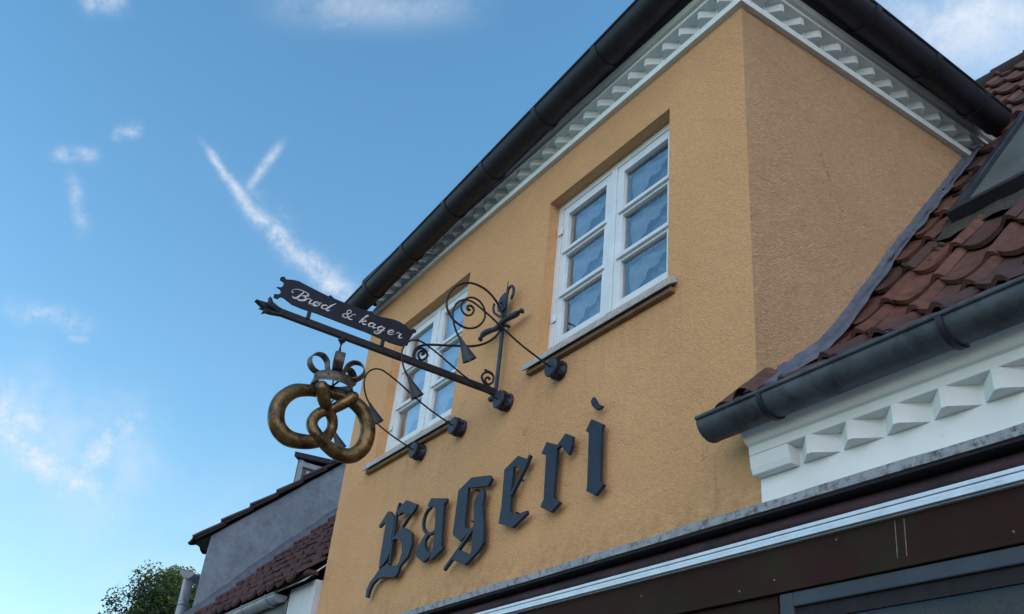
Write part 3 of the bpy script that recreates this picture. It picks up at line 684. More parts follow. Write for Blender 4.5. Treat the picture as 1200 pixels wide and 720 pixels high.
# ------------------------------------------------------------------ gooseneck lamps
def lamp(x,z,lab,dx,rz):
    t=thing('wall_lamp',lab,'wall lamp',(x,0,z),'gooseneck lamps over the letters')
    m=MB(); m.lathe((x,-.0,z),(0,-1,0),[(0,.066),(.018,.068),(.02,.06),(.075,.060),(.077,.067),(.088,.067),(.092,.055)],14)
    for k in range(6):
        a=k*PI/3+.3; m.lathe((x+math.cos(a)*.061,-.03,z+math.sin(a)*.061),(0,-1,0),[(0,.011),(.035,.011)],8)
    m.build('wall_box','iron_blue',t)
    P=[(-.085,0),(-.30,.066),(-.452,.130),(-.56,.180),(-.65,.216),(-.71,.232),(-.765,.222),(-.810,.18),(-.828,.115),(-.815,.045),(-.785,-.015),(-.750,-.055)]
    P=smooth([(x+dx*(-p),p,z+q) for p,q in P],5)
    m=MB(); m.tube(P,.0062,8); m.build('gooseneck','iron',t)
    a=Vector(P[-1]); d=(Vector((x+dx*.68,-.672,z-.165))-a).normalized()
    m=MB(); m.lathe(a-d*.012,d,[(0,.009),(.02,.012),(.05,.018),(.148,.045),(.150,.047),(.152,.043),(.05,.014)],20); m.build('lamp_shade','iron_blue',t)
    m=MB(); m.lathe(a+d*.08,d,[(0,.010),(.03,.018),(.05,.015),(.06,.004)],14); m.build('bulb','frame',t)
lamp(-6.33,4.335,'black gooseneck wall lamp behind the golden pretzel, over the capital B',0.0,0)
lamp(-5.72,4.350,'black gooseneck wall lamp just right of the golden pretzel, fixed over the letter g',.0,0)
lamp(-5.10,4.352,'black gooseneck wall lamp passing under the iron bracket beam, fixed below the beam foot',-.06,0)
lamp(-4.485,4.368,'black gooseneck wall lamp crossing the big iron spiral, fixed beside the right window sill',.0,0)

# ------------------------------------------------------------------ wrought iron bracket with its name board
BX=-5.20
br=thing('sign_bracket','black wrought iron bracket with spirals carrying a navy board lettered Brød & kager','shop sign',(BX,0,4.39))
Z=lambda L,dx=0.:[(BX+dx,a,b) for a,b in L]
m=MB(); m.bar((BX,-.06,4.448),(BX,-1.66,4.449),.032,.046)
m.build('beam','iron',br,bevel=.003)
m=MB()
m.prism([(-1.64,4.430),(-1.72,4.414),(-1.752,4.412),(-1.775,4.396),(-1.768,4.428),(-1.800,4.447),(-1.835,4.466),(-1.765,4.472),(-1.752,4.490),(-1.757,4.520),(-1.742,4.512),(-1.728,4.490),(-1.69,4.474),(-1.64,4.464)],(BX+.022,0,0),(0,1,0),(0,0,1),(-1,0,0),.040)
for a in (-.022,.022): m.bar((BX+a*.6,-1.66,4.447),(BX+a*2.2,-1.79,4.447),.012,.03,taper=.3)
m.build('dragon_finial','iron',br,bevel=.004)
m=MB(); m.bar((BX,-.055,4.385),(BX,-.055,5.22),.036,.014,up=(0,1,0)); m.bar((BX,-.055,5.22),(BX,-.055,5.375),.020,.012,up=(0,1,0),taper=.3)
m.tube([(BX,-.066,4.40),(BX,.0,4.385)],.012,8); m.tube([(BX,-.06,5.0),(BX,.0,5.0)],.012,8)
m.lathe((BX,-.075,4.385),(0,-1,0),[(0,.018),(.01,.022),(.03,.012)],10)
m.build('wall_post','iron_blue',br,bevel=.002)
m=MB(); cp=[]
for i in range(13):
    t=i/12; cp.append((BX-.262+.524*t+.0,-.085-.010*math.sin(t*PI*4),4.985+.006*math.sin(t*PI*3)))
m.tube(cp,[.010,.022,.024,.021,.020,.022,.024,.022,.020,.021,.024,.022,.010],10)
m.lathe((BX-.27,-.075,4.985),(-1,0,0),[(0,.012),(.012,.022),(.03,.008)],10); m.lathe((BX+.262,-.075,4.985),(1,0,0),[(0,.012),(.012,.022),(.03,.008)],10)
m.build('crosspiece','iron_blue',br)
m=MB(); m.tube(smooth([(BX+.005,-.068,5.13),(BX+.03,-.07,5.20),(BX+.045,-.07,5.275),(BX+.085,-.07,5.285),(BX+.118,-.07,5.245),(BX+.118,-.07,5.20),(BX+.095,-.07,5.165)],5),.011,8)
m.tube(smooth([(BX-.005,-.068,5.06),(BX-.045,-.07,5.08),(BX-.085,-.07,5.11),(BX-.13,-.07,5.15),(BX-.15,-.07,5.20),(BX-.145,-.07,5.235)],5),.010,8)
m.prism([(-.075,5.135),(-.03,5.105),(.03,5.12),(.035,5.20),(.0,5.265),(-.06,5.25),(-.095,5.20)],(BX,-.074,0),(1,0,0),(0,0,1),(0,1,0),.012)
m.lathe((BX-.03,-.074,5.19),(0,-1,0),[(0,.014),(.012,.012),(.016,.005)],10); m.lathe((BX+.0,-.074,5.15),(0,-1,0),[(0,.010),(.010,.008)],10)
m.build('leaf_ornament','iron_blue',br)
m=MB(); L=smooth(Z(TR['scroll']),5); L2=smooth(Z(TR['spiral'],.002),6)
m.tube(L,lerp_list([.011,.008,.0085],len(L)),8); m.tube(L2,lerp_list([.0095,.009,.0085,.0085,.0075,.0075,.011],len(L2)),8); m.build('big_spiral','iron',br)
m=MB(); L=smooth(Z(TR['foot']),5); m.tube(L,lerp_list([.009,.0085,.0075,.010],len(L)),8)
m.bar((BX,-.10,4.583),(BX,-.165,4.588),.010,.012); m.build('foot_scroll','iron',br)
for y in (-1.485,-.957): m=MB(); m.bar((BX,y,4.46),(BX,y+.003,4.54),.022,.022); m.box(BX-.016,BX+.016,y-.022,y+.024,4.463,4.470); m.build('board_support','iron',br)
OUT=[(-1.690,4.660),(-1.718,4.668),(-1.716,4.690),(-1.697,4.700),(-1.680,4.686),(-1.640,4.700),(-1.600,4.708),(-1.540,4.700),(-1.46,4.690),(-1.386,4.683),(-1.374,4.698),(-1.345,4.683),(-1.285,4.681),(-1.13,4.684),(-1.088,4.690),(-1.074,4.698),(-1.050,4.680),(-1.0,4.682),(-.95,4.692),(-.90,4.700),(-.864,4.699),(-.818,4.689),(-.775,4.670),(-.757,4.688),(-.734,4.686),(-.728,4.668),(-.748,4.655),(-.757,4.63),(-.768,4.595),(-.775,4.550),(-.815,4.528),(-.9,4.522),(-1.08,4.532),(-1.21,4.531),(-1.43,4.533),(-1.53,4.527),(-1.605,4.530),(-1.665,4.553),(-1.685,4.552),(-1.702,4.530),(-1.728,4.532),(-1.730,4.556),(-1.704,4.564),(-1.690,4.585),(-1.702,4.602),(-1.727,4.609),(-1.700,4.618),(-1.688,4.637)]
m=MB(); m.prism(OUT,(BX+.006,0,0),(0,1,0),(0,0,1),(-1,0,0),.012)
bd=m.build('name_board','board',br,bevel=.0015); bd['label']='navy board with silver script reading Brød & kager'
# script lettering: strokes in units of cap height, x to the right
GL={
'B':[([(.50,.98),(.42,.6),(.30,.18),(.18,.02),(.02,.02),(-.08,.12)],(.05,.13,.12,.04)),
     ([(-.16,.50),(-.28,.52),(-.34,.66),(-.24,.88),(.05,1.02),(.45,1.04),(.80,.98),(.92,.82),(.80,.64),(.52,.54)],(.10,.04,.03,.05,.06,.12,.05)),
     ([(.52,.54),(.80,.50),(.92,.32),(.78,.10),(.50,-.02),(.30,.04)],(.04,.13,.14,.05))],
'r':[([(-.06,.28),(.06,.50),(.12,.46)],(.03,.06,.06)),([(.12,.46),(.22,.42),(.34,.46)],(.05,.04,.07)),([(.30,.46),(.24,.22),(.26,.04),(.38,.04),(.50,.16)],(.06,.12,.08,.03))],
'o':[([(.28,.46),(.10,.42),(.0,.20),(.10,.02),(.28,.02),(.42,.22),(.40,.40),(.28,.46),(.36,.40),(.55,.42)],(.05,.10,.11,.06,.09,.04,.03)),([(-.04,-.08),(.50,.56)],(.035,.035))],
'd':[([(.36,.40),(.22,.46),(.04,.36),(.0,.14),(.12,.01),(.30,.10),(.42,.34)],(.04,.10,.11,.05,.04)),([(.78,1.02),(.56,.62),(.40,.20),(.42,.03),(.54,.03),(.66,.16)],(.03,.11,.12,.09,.03))],
'&':[([(.95,.62),(.86,.72),(.74,.62),(.62,.30),(.40,.02),(.16,.0),(.04,.16),(.16,.38),(.42,.56),(.52,.76),(.42,.94),(.26,.92),(.22,.72),(.34,.40),(.54,.10),(.74,.0),(.90,.08)],(.05,.04,.05,.09,.06,.05,.06,.05,.10,.12,.05))],
'k':[([(.0,.40),(.24,.76),(.34,.98),(.26,1.0),(.14,.60),(.0,.02)],(.03,.04,.05,.11,.09)),([(.06,.24),(.24,.44),(.38,.44),(.34,.30),(.14,.24),(.28,.04),(.40,.02),(.52,.14)],(.03,.05,.08,.05,.11,.04))],
'a':[([(.36,.38),(.24,.46),(.06,.36),(.0,.14),(.10,.01),(.26,.10),(.38,.32)],(.04,.10,.11,.05,.04)),([(.42,.46),(.34,.16),(.40,.02),(.52,.10),(.60,.20)],(.09,.11,.06,.03))],
'g':[([(.36,.38),(.24,.46),(.06,.36),(.0,.14),(.10,.01),(.26,.10),(.38,.32)],(.04,.10,.11,.05,.04)),([(.44,.46),(.34,.06),(.22,-.30),(.04,-.42),(-.12,-.34),(-.04,-.20),(.20,-.06),(.52,.16)],(.09,.11,.07,.05,.04,.03))],
'e':[([(.0,.18),(.20,.22),(.36,.36),(.28,.46),(.12,.42),(.0,.20),(.08,.02),(.26,.02),(.44,.16)],(.03,.05,.05,.08,.11,.08,.03))]}
SC=[('B',-1.612,.085,.068),('r',-1.523,.085,.072),('o',-1.476,.085,.072),('d',-1.418,.092,.072),('&',-1.272,.085,.066),('k',-1.145,.095,.075),('a',-1.080,.095,.075),('g',-1.012,.095,.075),('e',-.936,.095,.080),('r',-.876,.095,.076)]
q=0
for ch,y0,sx,sz in SC:
    m=MB()
    for pts,wd in GL[ch]:
        P=smooth([Vector((a*sx+b*sz*.30,b*sz,0)) for a,b in pts],5); W_=lerp_list(list(wd),len(P)); vs=[]; q+=1
        xx=BX+.0065+.0003*(q%5)
        for i,p in enumerate(P):
            t=(P[min(i+1,len(P)-1)]-P[max(i-1,0)]).normalized(); w_=W_[i]*.078*.60
            nrm=Vector((-t.y,t.x,0))*w_
            for sgn in (1,-1): vs.append((xx,y0+p.x+sgn*nrm.x,4.578+p.y+sgn*nrm.y))
        m.add(vs,[(2*i,2*i+2,2*i+3,2*i+1) for i in range(len(P)-1)])
    m.build('script_letter','script',bd,recalc=False)

# ------------------------------------------------------------------ crowned pretzel
pr=thing('golden_pretzel','large gilded pretzel under an open metal crown, hanging from the iron bracket','shop sign',(BX,-1.235,3.64))
P=TR['pretzel']; dep=[.062,.040,.004,-.006,.0,.012,.034,.016,.0,-.004,-.004,0,0,0,-.004,-.016,-.022,-.020,-.014,-.004,0,0,0,0,0,-.012,-.026,-.014,.006,.026,.034,.034,.062]
rad=[.034,.034,.031,.031,.032,.033,.034,.037,.042,.045,.046,.046,.045,.042,.038,.034,.034,.036,.042,.046,.047,.047,.046,.043,.038,.034,.031,.031,.031,.031,.032,.036,.024]
n=len(P); dep=(dep+[0]*99)[:n] if len(dep)<n else dep[:n]; rad=(rad+[.03]*99)[:n]
dep[n-1]=.062; rad[n-1]=.037; dep[n-2]=.038; rad[n-2]=.039; rad=[q*1.08 for q in rad]
L=smooth([(BX+d,a,b) for (a,b),d in zip(P,dep)],7)
m=MB(); m.tube(L,lerp_list(rad,len(L)),18)
for e,r_ in ((L[0],.0367),(L[-1],.040)): 
    m.lathe(e-Vector((0,0,0)),(Vector(e)-Vector(L[2] if e is L[0] else L[-3])),[(0,r_),(r_*.5,r_*.86),(r_*.85,r_*.5),(r_,.002)],18)
m.build('pretzel','gold',pr)
cy=-1.232; RB=.126; cz0,cz1=4.066,4.140
m=MB(); nn_=40
for (ra,rb_,sign) in ((RB+.006,RB-.004,1),):
    m.lathe((BX,cy,cz0),(0,0,1),[(0,ra),(.006,ra+.004),(.010,ra),(.064,rb_),(.068,rb_+.004),(.074,rb_),(.074,rb_-.006),(.004,ra-.008),(0,ra)],nn_,caps=False)
for k in range(8):
    a=k*PI/4+.15; m.lathe((BX+math.cos(a)*(RB),cy+math.sin(a)*RB,4.110),(math.cos(a),math.sin(a),0),[(0,.009),(.006,.007),(.009,.002)],8)
m.build('crown_band','crown',pr)
for az in (-16,-86,56,118):
    a=R(az); o=Vector((math.cos(a),math.sin(a),0)); sdir=Vector((-math.sin(a),math.cos(a),0)); base=Vector((BX,cy,0))
    pts=smooth([(.112,4.142),(.150,4.152),(.180,4.185),(.178,4.225),(.146,4.258),(.104,4.262),(.070,4.232),(.056,4.190),(.030,4.155),(.0,4.150)],6)if False else None
    cp=[(.118,4.139),(.152,4.150),(.180,4.182),(.180,4.224),(.150,4.256),(.106,4.262),(.070,4.234),(.056,4.192),(.032,4.158),(.004,4.150)]
    cp=smooth([Vector((p,0,q)) for p,q in cp],6); m=MB(); vs=[]; hw=.031
    for i,p in enumerate(cp):
        t=(cp[min(i+1,len(cp)-1)]-cp[max(i-1,0)]).normalized(); nr=Vector((-t.z,0,t.x))*.003
        for s1,s2 in ((1,1),(1,-1),(-1,-1),(-1,1)):
            w_=hw*(1-.45*max(0,i/len(cp)-.7)/.3)
            v=base+o*(p.x+nr.x*s1)+Vector((0,0,p.z+nr.z*s1))+sdir*w_*s2; vs.append(v)
    k=4; m.add(vs,[(i*4+j,i*4+(j+1)%4,(i+1)*4+(j+1)%4,(i+1)*4+j) for i in range(len(cp)-1) for j in range(4)],False)
    m.build('crown_hoop','crown_in' if az in(122,) else 'crown',pr)
m=MB(); m.tube([(BX,cy,4.150),(BX,cy,4.30)],.005,8); m.tube(smooth([(BX,cy,4.30),(BX+.012,cy,4.33),(BX,cy,4.36),(BX-.012,cy,4.345),(BX-.005,cy,4.32)],5),.005,8)
m.tube([(BX,cy,4.30),(BX,cy,4.40)],.0055,8); m.lathe((BX,cy,4.43),(0,0,-1),[(0,.012),(.01,.026),(.022,.024),(.034,.012),(.045,.008)],12)
m.bar((BX-.10,cy-.0,4.085),(BX+.10,cy,4.085),.012,.006); m.tube([(BX,cy-.05,4.02),(BX,cy-.05,4.09)],.006,8); m.tube([(BX,cy+.035,4.02),(BX,cy+.035,4.09)],.006,8)
m.bar((BX,cy-.12,4.084),(BX,cy+.12,4.084),.012,.006); m.tube([(BX,cy,4.08),(BX,cy,4.16)],.005,8)
m.build('hanging_hook','iron',pr)

# ------------------------------------------------------------------ neighbour: low house
low=thing('low_house','low house with a brown tiled roof and white eave wall, left of the bakery','building',(-9.9,0,0))
LP=[(-.16,3.60),(.04,3.80),(1.6,5.47),(4.2,8.25)]
lfn,lL=surface(LP)
m=MB(); pantiles(m,lfn,lL,-12.0,-7.93,.30,.235,rnd=random.Random(15),nu=8,amp=.028,swirl=.004); m.build('tiled_roof','tile_left',low,tile=True,recalc=False)
m=MB()
for a,b in zip(LP,LP[1:]): m.add([(-12,a[0],a[1]-.03),(XL-.01,a[0],a[1]-.03),(XL-.01,b[0],b[1]-.03),(-12,b[0],b[1]-.03)],[(0,1,2,3)])
m.box(-11.98,XL-.01,.02,.2,0,3.62); m.box(-11.98,XL-.01,8.2,8.4,0,6); m.add([(-12,4.2,8.22),(XL-.01,4.2,8.22),(XL-.01,8.4,4),(-12,8.4,4)],[(0,1,2,3)])
m.build('house_body','white_wall',low)
m=MB(); m.box(-8.50,XL-.012,-.06,.018,3.2,3.60); m.box(-8.47,XL-.012,-.045,.018,0,3.2); m.build('white_pilaster','white_wall',low,bevel=.006)
m=MB(); m.bar((-8.52,-.10,3.632),(XL-.01,-.10,3.652),.10,.035); m.build('verge_board','tile_left',low,tile=True,bevel=.006)
m=MB(); gl=[(-11.9+i*.67,-.13,3.52+.006*i) for i in range(6)]; halfround(m,gl,.068,(0,-1,0),bead=.009); endcap(m,gl[-1],.068,(0,-1,0),(1,0,0))
for x in (-11.2,-10.3,-9.4,-8.75): collar(m,(x,-.13,3.54),.070,(0,-1,0),(1,0,0),.02); m.bar((x,-.21,3.56),(x,-.05,3.57),.02,.006)
m.build('gutter','pipe',low)
m=MB(); m.box(-11.9,-8.5,-.07,.02,3.30,3.50); m.build('eave_wall','slate_wood',low)
# lead apron along the gable of the tall house
m=MB(); vs=[]; n=40; rr=random.Random(6)
for i in range(n+1):
    y=-.12+i*(2.4/n); z=lfn(0)[0].z
    for a,b in zip(LP,LP[1:]):
        if a[0]<=y<=b[0]: z=a[1]+(b[1]-a[1])*(y-a[0])/(b[0]-a[0])
    j=rr.uniform(-.008,.008); st=.02 if (i//10)%2 else 0
    vs+=[(-11.985,y,z+.20+j+st),(-11.975,y,z+.07),(-11.85,y-.02,z+.06),(-11.72+j,y-.03,z+.045)]
m.add(vs,[(i*4+j,i*4+j+1,(i+1)*4+j+1,(i+1)*4+j) for i in range(n) for j in range(3)],True); m.build('lead_apron','lead',low,recalc=False)

# ------------------------------------------------------------------ neighbour: tall house with grey gable
tall=thing('tall_house','taller house with blue grey rendered gable and roof dormer, beyond the low house','building',(-14,0,0))
VP=[(-.17,4.73),(-.10,4.80),(.19,5.07),(1.48,6.26),(4.2,8.80)]
m=MB(); n=60; vs=[]
def vz(y):
    for a,b in zip(VP,VP[1:]):
        if a[0]<=y<=b[0]: return a[1]+(b[1]-a[1])*(y-a[0])/(b[0]-a[0])
    return VP[-1][1]
for i in range(n+1):
    y=i*4.2/n; vs+=[(-12.0+.02*noise.noise(Vector((y*2,0,0))),y,0),(-12.0+.02*noise.noise(Vector((y*2,3,0))),y,vz(y)-.05)]
m.add(vs,[(2*i,2*i+2,2*i+3,2*i+1) for i in range(n)],False)
m.box(-16,-12.02,.0,.2,0,4.72); m.box(-16,-15.8,.2,8.3,0,5); m.add([(-12,4.2,0),(-12,8.3,0),(-12,8.3,4.8),(-12,4.2,8.75)],[(0,1,2,3)]); m.box(-16,-12,8.2,8.3,0,4.8)
m.build('gable_wall','render_grey',tall,recalc=False)
vfn,vL=surface(VP)
m=MB(); pantiles(m,vfn,vL,-16.1,-11.97,.42,.26,rnd=random.Random(16),nu=8,amp=.03,swirl=.008); m.build('tiled_roof','tile_far',tall,tile=True,recalc=False)
m=MB()
for a,b in zip(VP,VP[1:]): m.add([(-16.1,a[0],a[1]-.04),(-11.985,a[0],a[1]-.04),(-11.985,b[0],b[1]-.04),(-16.1,b[0],b[1]-.04)],[(0,1,2,3)])
m.add([(-16.1,4.2,8.78),(-11.95,4.2,8.78),(-11.95,8.5,4.6),(-16.1,8.5,4.6)],[(0,1,2,3)])
m.build('roof_underlay','soffit',tall,recalc=False)
m=MB(); s_=0
while s_<vL-.3:
    p,nn2,d=vfn(s_); q,_,_=vfn(s_+.42); a_=p+nn2*.030; b_=q+nn2*.005
    m.bar((-11.965,a_.y,a_.z),(-11.97,b_.y,b_.z),.07,.034,up=nn2); s_+=.40
m.build('verge_tiles','tile_far',tall,tile=True,bevel=.008)
dm=MB(); dm.box(-15.1,-13.5,1.38,3.6,5.9,6.70); do=dm.build('dormer','slate_wood',tall,bevel=.01)
m=MB(); m.add([(-15.2,1.28,6.702),(-13.42,1.28,6.702),(-13.42,3.9,6.902),(-15.2,3.9,6.902),(-15.2,1.28,6.78),(-13.42,1.28,6.78),(-13.42,3.9,6.98),(-15.2,3.9,6.98)],[(0,1,2,3),(4,5,6,7),(0,1,5,4),(1,2,6,5),(2,3,7,6),(3,0,4,7)]); m.build('dormer_roof','gutter',do)
m=MB(); m.box(-13.51,-13.47,1.40,1.47,6.1,6.70); m.box(-13.51,-13.475,1.47,3,6.60,6.68); m.build('dormer_trim','pipe',do)
m=MB(); m.box(-13.49,-13.48,1.55,2.3,6.25,6.55); m.build('pane','white_wall',do)
m=MB(); gl=[(-16+i*.8,-.20,4.50) for i in range(5)]; gl.append((-12.10,-.20,4.50))
gl=[(-16,-.15,4.37),(-14,-.15,4.375),(-12.10,-.15,4.38)]
halfround(m,gl,.085,(0,-1,0),bead=.010); endcap(m,gl[-1],.085,(0,-1,0),(1,0,0))
m.build('gutter','pipe',tall)
m=MB(); m.tube(smooth([(-12.16,-.15,4.30),(-12.16,-.15,4.22),(-12.14,-.13,4.08),(-12.12,-.12,3.95),(-12.12,-.12,3.7),(-12.12,-.12,.3)],4),.052,12)
m.build('downpipe','pipe',tall)

def turned(o,x0,k=1.0):
    """the street bends: the front of the tall house runs back to the left"""
    for v in o.data.vertices:
        w_=v.co.x
        if w_<x0: v.co.y+=(x0-w_)*k
for o in [o for o in bpy.data.objects if o.type=='MESH' and (o.parent==tall)]: turned(o,-12.1 if not o.name.startswith('dormer') else -13.55)
for o in [o for o in bpy.data.objects if o.parent==do]: turned(o,-13.55)

# ------------------------------------------------------------------ trees
def tree(name,label,loc,h,cr,ch,seed,nclump,nleaf,ls,lean=(0,0)):
    rr=random.Random(seed); t=thing(name,label,'tree',loc); loc=Vector(loc)
    m=MB(); top=loc+Vector((lean[0],lean[1],h*.72))
    tp=[loc,loc+Vector((.1,.05,h*.2)),loc+Vector((-.05,.1,h*.42)),top]
    tp=smooth(tp,5); m.tube(tp,lerp_list([h*.035,h*.026,h*.018,h*.006],len(tp)),10)
    cen=loc+Vector((lean[0],lean[1],h-ch)); cl=[]
    for i in range(nclump):
        th=rr.uniform(0,2*PI); cz=rr.uniform(-1,1); q=math.sqrt(1-cz*cz); rad=rr.uniform(.35,1.)**.5
        k=1+.22*noise.noise(Vector((math.cos(th)*q*2+seed,math.sin(th)*q*2,cz*2)))*2
        c=cen+Vector((math.cos(th)*q*cr*rad*k,math.sin(th)*q*cr*rad*k,cz*ch*rad*k)); cl.append(c)
        if i%4==0:
            s_=tp[int(len(tp)*rr.uniform(.45,.95))]; mid=s_.lerp(c,.5)+Vector((0,0,-.2)); m.tube(smooth([s_,mid,c],4),lerp_list([h*.010,h*.006,h*.002],9),6)
    m.build('trunk','bark',t)
    m=MB()
    for c in cl:
        cs=rr.uniform(.55,1.05)*cr*.22; tone=rr.random()
        for j in range(nleaf):
            d=Vector((rr.gauss(0,1),rr.gauss(0,1),rr.gauss(0,.75))); d=d.normalized()*cs*rr.uniform(.3,1.)**.6
            p=c+d; a=Vector((rr.uniform(-1,1),rr.uniform(-1,1),rr.uniform(-.6,.6))).normalized(); b=a.cross(Vector((rr.uniform(-1,1),rr.uniform(-1,1),rr.uniform(-1,1)))).normalized()
            s_=ls*rr.uniform(.6,1.25); m.a=min(1,max(0,tone*.5+rr.uniform(0,.5)+.25*d.normalized().z))
            m.add([p-a*s_,p+b*s_*.45,p+a*s_,p-b*s_*.45],[(0,1,2,3)])
    m.build('crown','leaf',t,tile=True,recalc=False)
tree('leafy_tree','broad dark green tree rising behind the downpipe of the grey gabled house',(-26.2,4.1,-.1),7.75,2.6,3.2,21,420,560,.055)
tree('leafy_tree','lower green tree at the bottom left, left of the broader tree',(-28.9,3.2,-.1),6.7,1.6,2.3,24,240,420,.055)

# ------------------------------------------------------------------ camera
CAMR=[[0.55108,-0.38168,-0.74205],[0.82916,0.35043,0.43553],[0.09381,-0.85529,0.50959]]
cam=bpy.data.cameras.new('camera'); co=bpy.data.objects.new('camera',cam); COL.objects.link(co)
mt=Matrix.Identity(4)
for r_ in range(3):
    mt[r_][0]=CAMR[r_][0]; mt[r_][1]=-CAMR[r_][1]; mt[r_][2]=-CAMR[r_][2]
mt[0][3],mt[1][3],mt[2][3]=0,-3.05,1.6
co.matrix_world=mt; cam.sensor_fit='HORIZONTAL'; cam.sensor_width=36; cam.lens=1108.2/1200*36; cam.clip_start=.05; cam.clip_end=2000
S.camera=co

# ------------------------------------------------------------------ light: low sun behind the houses, street side in open shade
SUN_EL,SUN_AZ=R(13),R(28)      # azimuth measured from +Y toward +X
sd=Vector((math.sin(SUN_AZ)*math.cos(SUN_EL),math.cos(SUN_AZ)*math.cos(SUN_EL),math.sin(SUN_EL)))
sun=bpy.data.lights.new('sun','SUN'); sun.energy=2.6; sun.angle=R(.5); sun.color=(1,.86,.68)
so=bpy.data.objects.new('sun',sun); COL.objects.link(so); so.rotation_euler=sd.to_track_quat('Z','Y').to_euler(); so.location=(0,0,30)
w=bpy.data.worlds.new('World'); S.world=w; w.use_nodes=True; w.cycles.sampling_method='MANUAL'; w.cycles.sample_map_resolution=512; t=NT(w.node_tree); t.n.clear()
out=t.new('ShaderNodeOutputWorld'); bg=t.new('ShaderNodeBackground'); t.l.new(bg.outputs[0],out.inputs[0])
sky=t.new('ShaderNodeTexSky'); sky.sky_type='NISHITA'; sky.sun_disc=False; sky.sun_elevation=SUN_EL; sky.sun_rotation=SUN_AZ
sky.air_density=1.; sky.dust_density=.6; sky.ozone_density=1.2
tc=t.new('ShaderNodeTexCoord'); D=tc.outputs['Generated']; t._c=D
sz=t.new('ShaderNodeSeparateXYZ'); t.l.new(D,sz.inputs[0])
low_=t.ramp(sz.outputs[2],[(.12,(1.42,.98,.84)),(.35,(1.26,1.02,.96)),(.70,(1.08,1.03,1.01))])
base=t.mix(1.,t.mix(1.,sky.outputs[0],SKYTINT,'MULTIPLY'),low_,'MULTIPLY')
def dirpx(px,py):
    c=Vector((px-600,py-360,1108.2)); v=Vector([sum(CAMR[i][j]*c[j] for j in range(3)) for i in range(3)]); return v.normalized()
total=None
_nz={}
def NZ(k):
    if k not in _nz:
        sc,de,ro=dict(a=(24,4,.6),b=(8,4,.6),c=(55,6,.68),d=(16,6,.68))[k]
        _nz[k]=t.noise(sc,de,ro)
    return _nz[k]
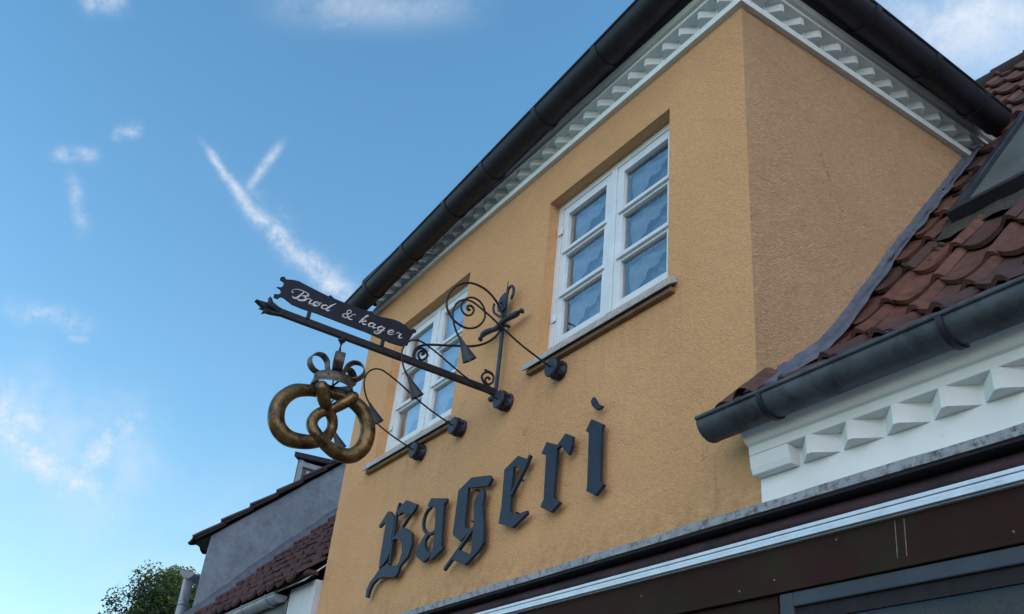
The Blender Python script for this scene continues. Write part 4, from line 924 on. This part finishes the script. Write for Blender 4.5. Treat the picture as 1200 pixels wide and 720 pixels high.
def streak(p0,p1,w_,alpha,wob=.5,nscale=14,thr=(.35,.65),bend=0.,head=1.0):
    """wisp of cirrus along a great circle between two sky directions; w_ in radians"""
    global total
    a=dirpx(*p0);b=dirpx(*p1); c=(a+b).normalized(); u=(b-a); u=(u-c*u.dot(c)).normalized(); v=c.cross(u); L=math.tan(math.acos(max(-1,min(1,a.dot(b))))/2)
    dc=t.vmath('DOT_PRODUCT',D,tuple(c)); dcm=t.math('MAXIMUM',dc,.02)
    U=t.math('DIVIDE',t.vmath('DOT_PRODUCT',D,tuple(u)),dcm); V=t.math('DIVIDE',t.vmath('DOT_PRODUCT',D,tuple(v)),dcm)
    un=t.math('DIVIDE',U,L)
    wn=t.math('SUBTRACT',NZ('a' if nscale>12 else 'b'),.5)
    Vw=t.math('ADD',V,t.math('MULTIPLY',wn,w_*wob*4)); 
    if bend: Vw=t.math('ADD',Vw,t.math('MULTIPLY',t.math('MULTIPLY',un,un),bend))
    width=t.math('MULTIPLY_ADD',un,w_*(head-1)/(head+1),w_)        # head>1 : wider at the second end
    width=t.math('MAXIMUM',width,w_*.12)
    g=t.math('DIVIDE',Vw,width); g=t.math('MULTIPLY',t.math('MULTIPLY',g,g),-1.); g=t.math('EXPONENT',g)
    e=t.math('POWER',t.math('ABSOLUTE',un),4.); e=t.math('EXPONENT',t.math('MULTIPLY',e,-1.1))
    tex=t.ramp(NZ('c' if nscale>12 else 'd'),[(thr[0],0.),(thr[1],1.)])
    f=t.math('MULTIPLY',t.math('MULTIPLY',g,e),t.math('MULTIPLY_ADD',tex,.88,.12))
    f=t.math('MULTIPLY',f,alpha); f=t.math('MULTIPLY',f,t.math('GREATER_THAN',dc,.1))
    total=f if total is None else t.math('MAXIMUM',total,f)
streak((240,172),(300,252),.0048,.85,.5,26,(.3,.65),head=2.2)
streak((282,232),(352,306),.0085,.85,.5,26,(.3,.65),head=1.5)
streak((338,288),(414,352),.0125,.9,.5,26,(.3,.65),head=1.3)
streak((262,190),(400,352),.013,.30,.9,20,(.45,.8),head=1.6,bend=-.006)
streak((290,222),(330,168),.0045,.6,.3,40,(.25,.6))
streak((62,182),(115,182),.006,.5,.6,40); streak((132,160),(166,150),.006,.55,.6,40)
streak((84,205),(100,275),.006,.35,.3,30)
streak((10,362),(106,380),.009,.5,.6,30); streak((80,395),(104,398),.004,.4,.4,30)
streak((-40,450),(122,600),.021,1.,.6,16,(.3,.7),head=.6); streak((62,566),(165,486),.022,.7,.7,18)
streak((-40,470),(150,620),.065,.5,.8,8,(.3,.75))
streak((320,8),(560,2),.022,.45,.5,9,(.3,.7)); streak((370,32),(415,26),.004,.3,.5,30); streak((95,2),(150,6),.010,.5,.6,24)
streak((1010,40),(1260,20),.05,.85,.5,10,(.2,.6)); streak((140,560),(330,640),.05,.16,.6,9); streak((-100,700),(500,760),.09,.22,.4,5)
# bright fill cloud added behind the viewer, out of view, to light the walls
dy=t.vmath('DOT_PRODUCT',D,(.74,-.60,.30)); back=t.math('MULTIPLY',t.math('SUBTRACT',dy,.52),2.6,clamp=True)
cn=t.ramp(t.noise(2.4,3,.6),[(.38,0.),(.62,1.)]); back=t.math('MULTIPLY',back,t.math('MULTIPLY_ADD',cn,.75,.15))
col=t.mix(t.math('MULTIPLY',total,1.,clamp=True),base,CLOUD)
col=t.mix(back,col,FILL_CLOUD)
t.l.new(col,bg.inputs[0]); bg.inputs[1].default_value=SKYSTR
S.view_settings.view_transform='Standard'; S.view_settings.look='None'; S.view_settings.exposure=0; S.view_settings.gamma=1
S.render.engine='CYCLES'; S.render.resolution_x=1024; S.render.resolution_y=614
S.cycles.max_bounces=4; S.cycles.transparent_max_bounces=12
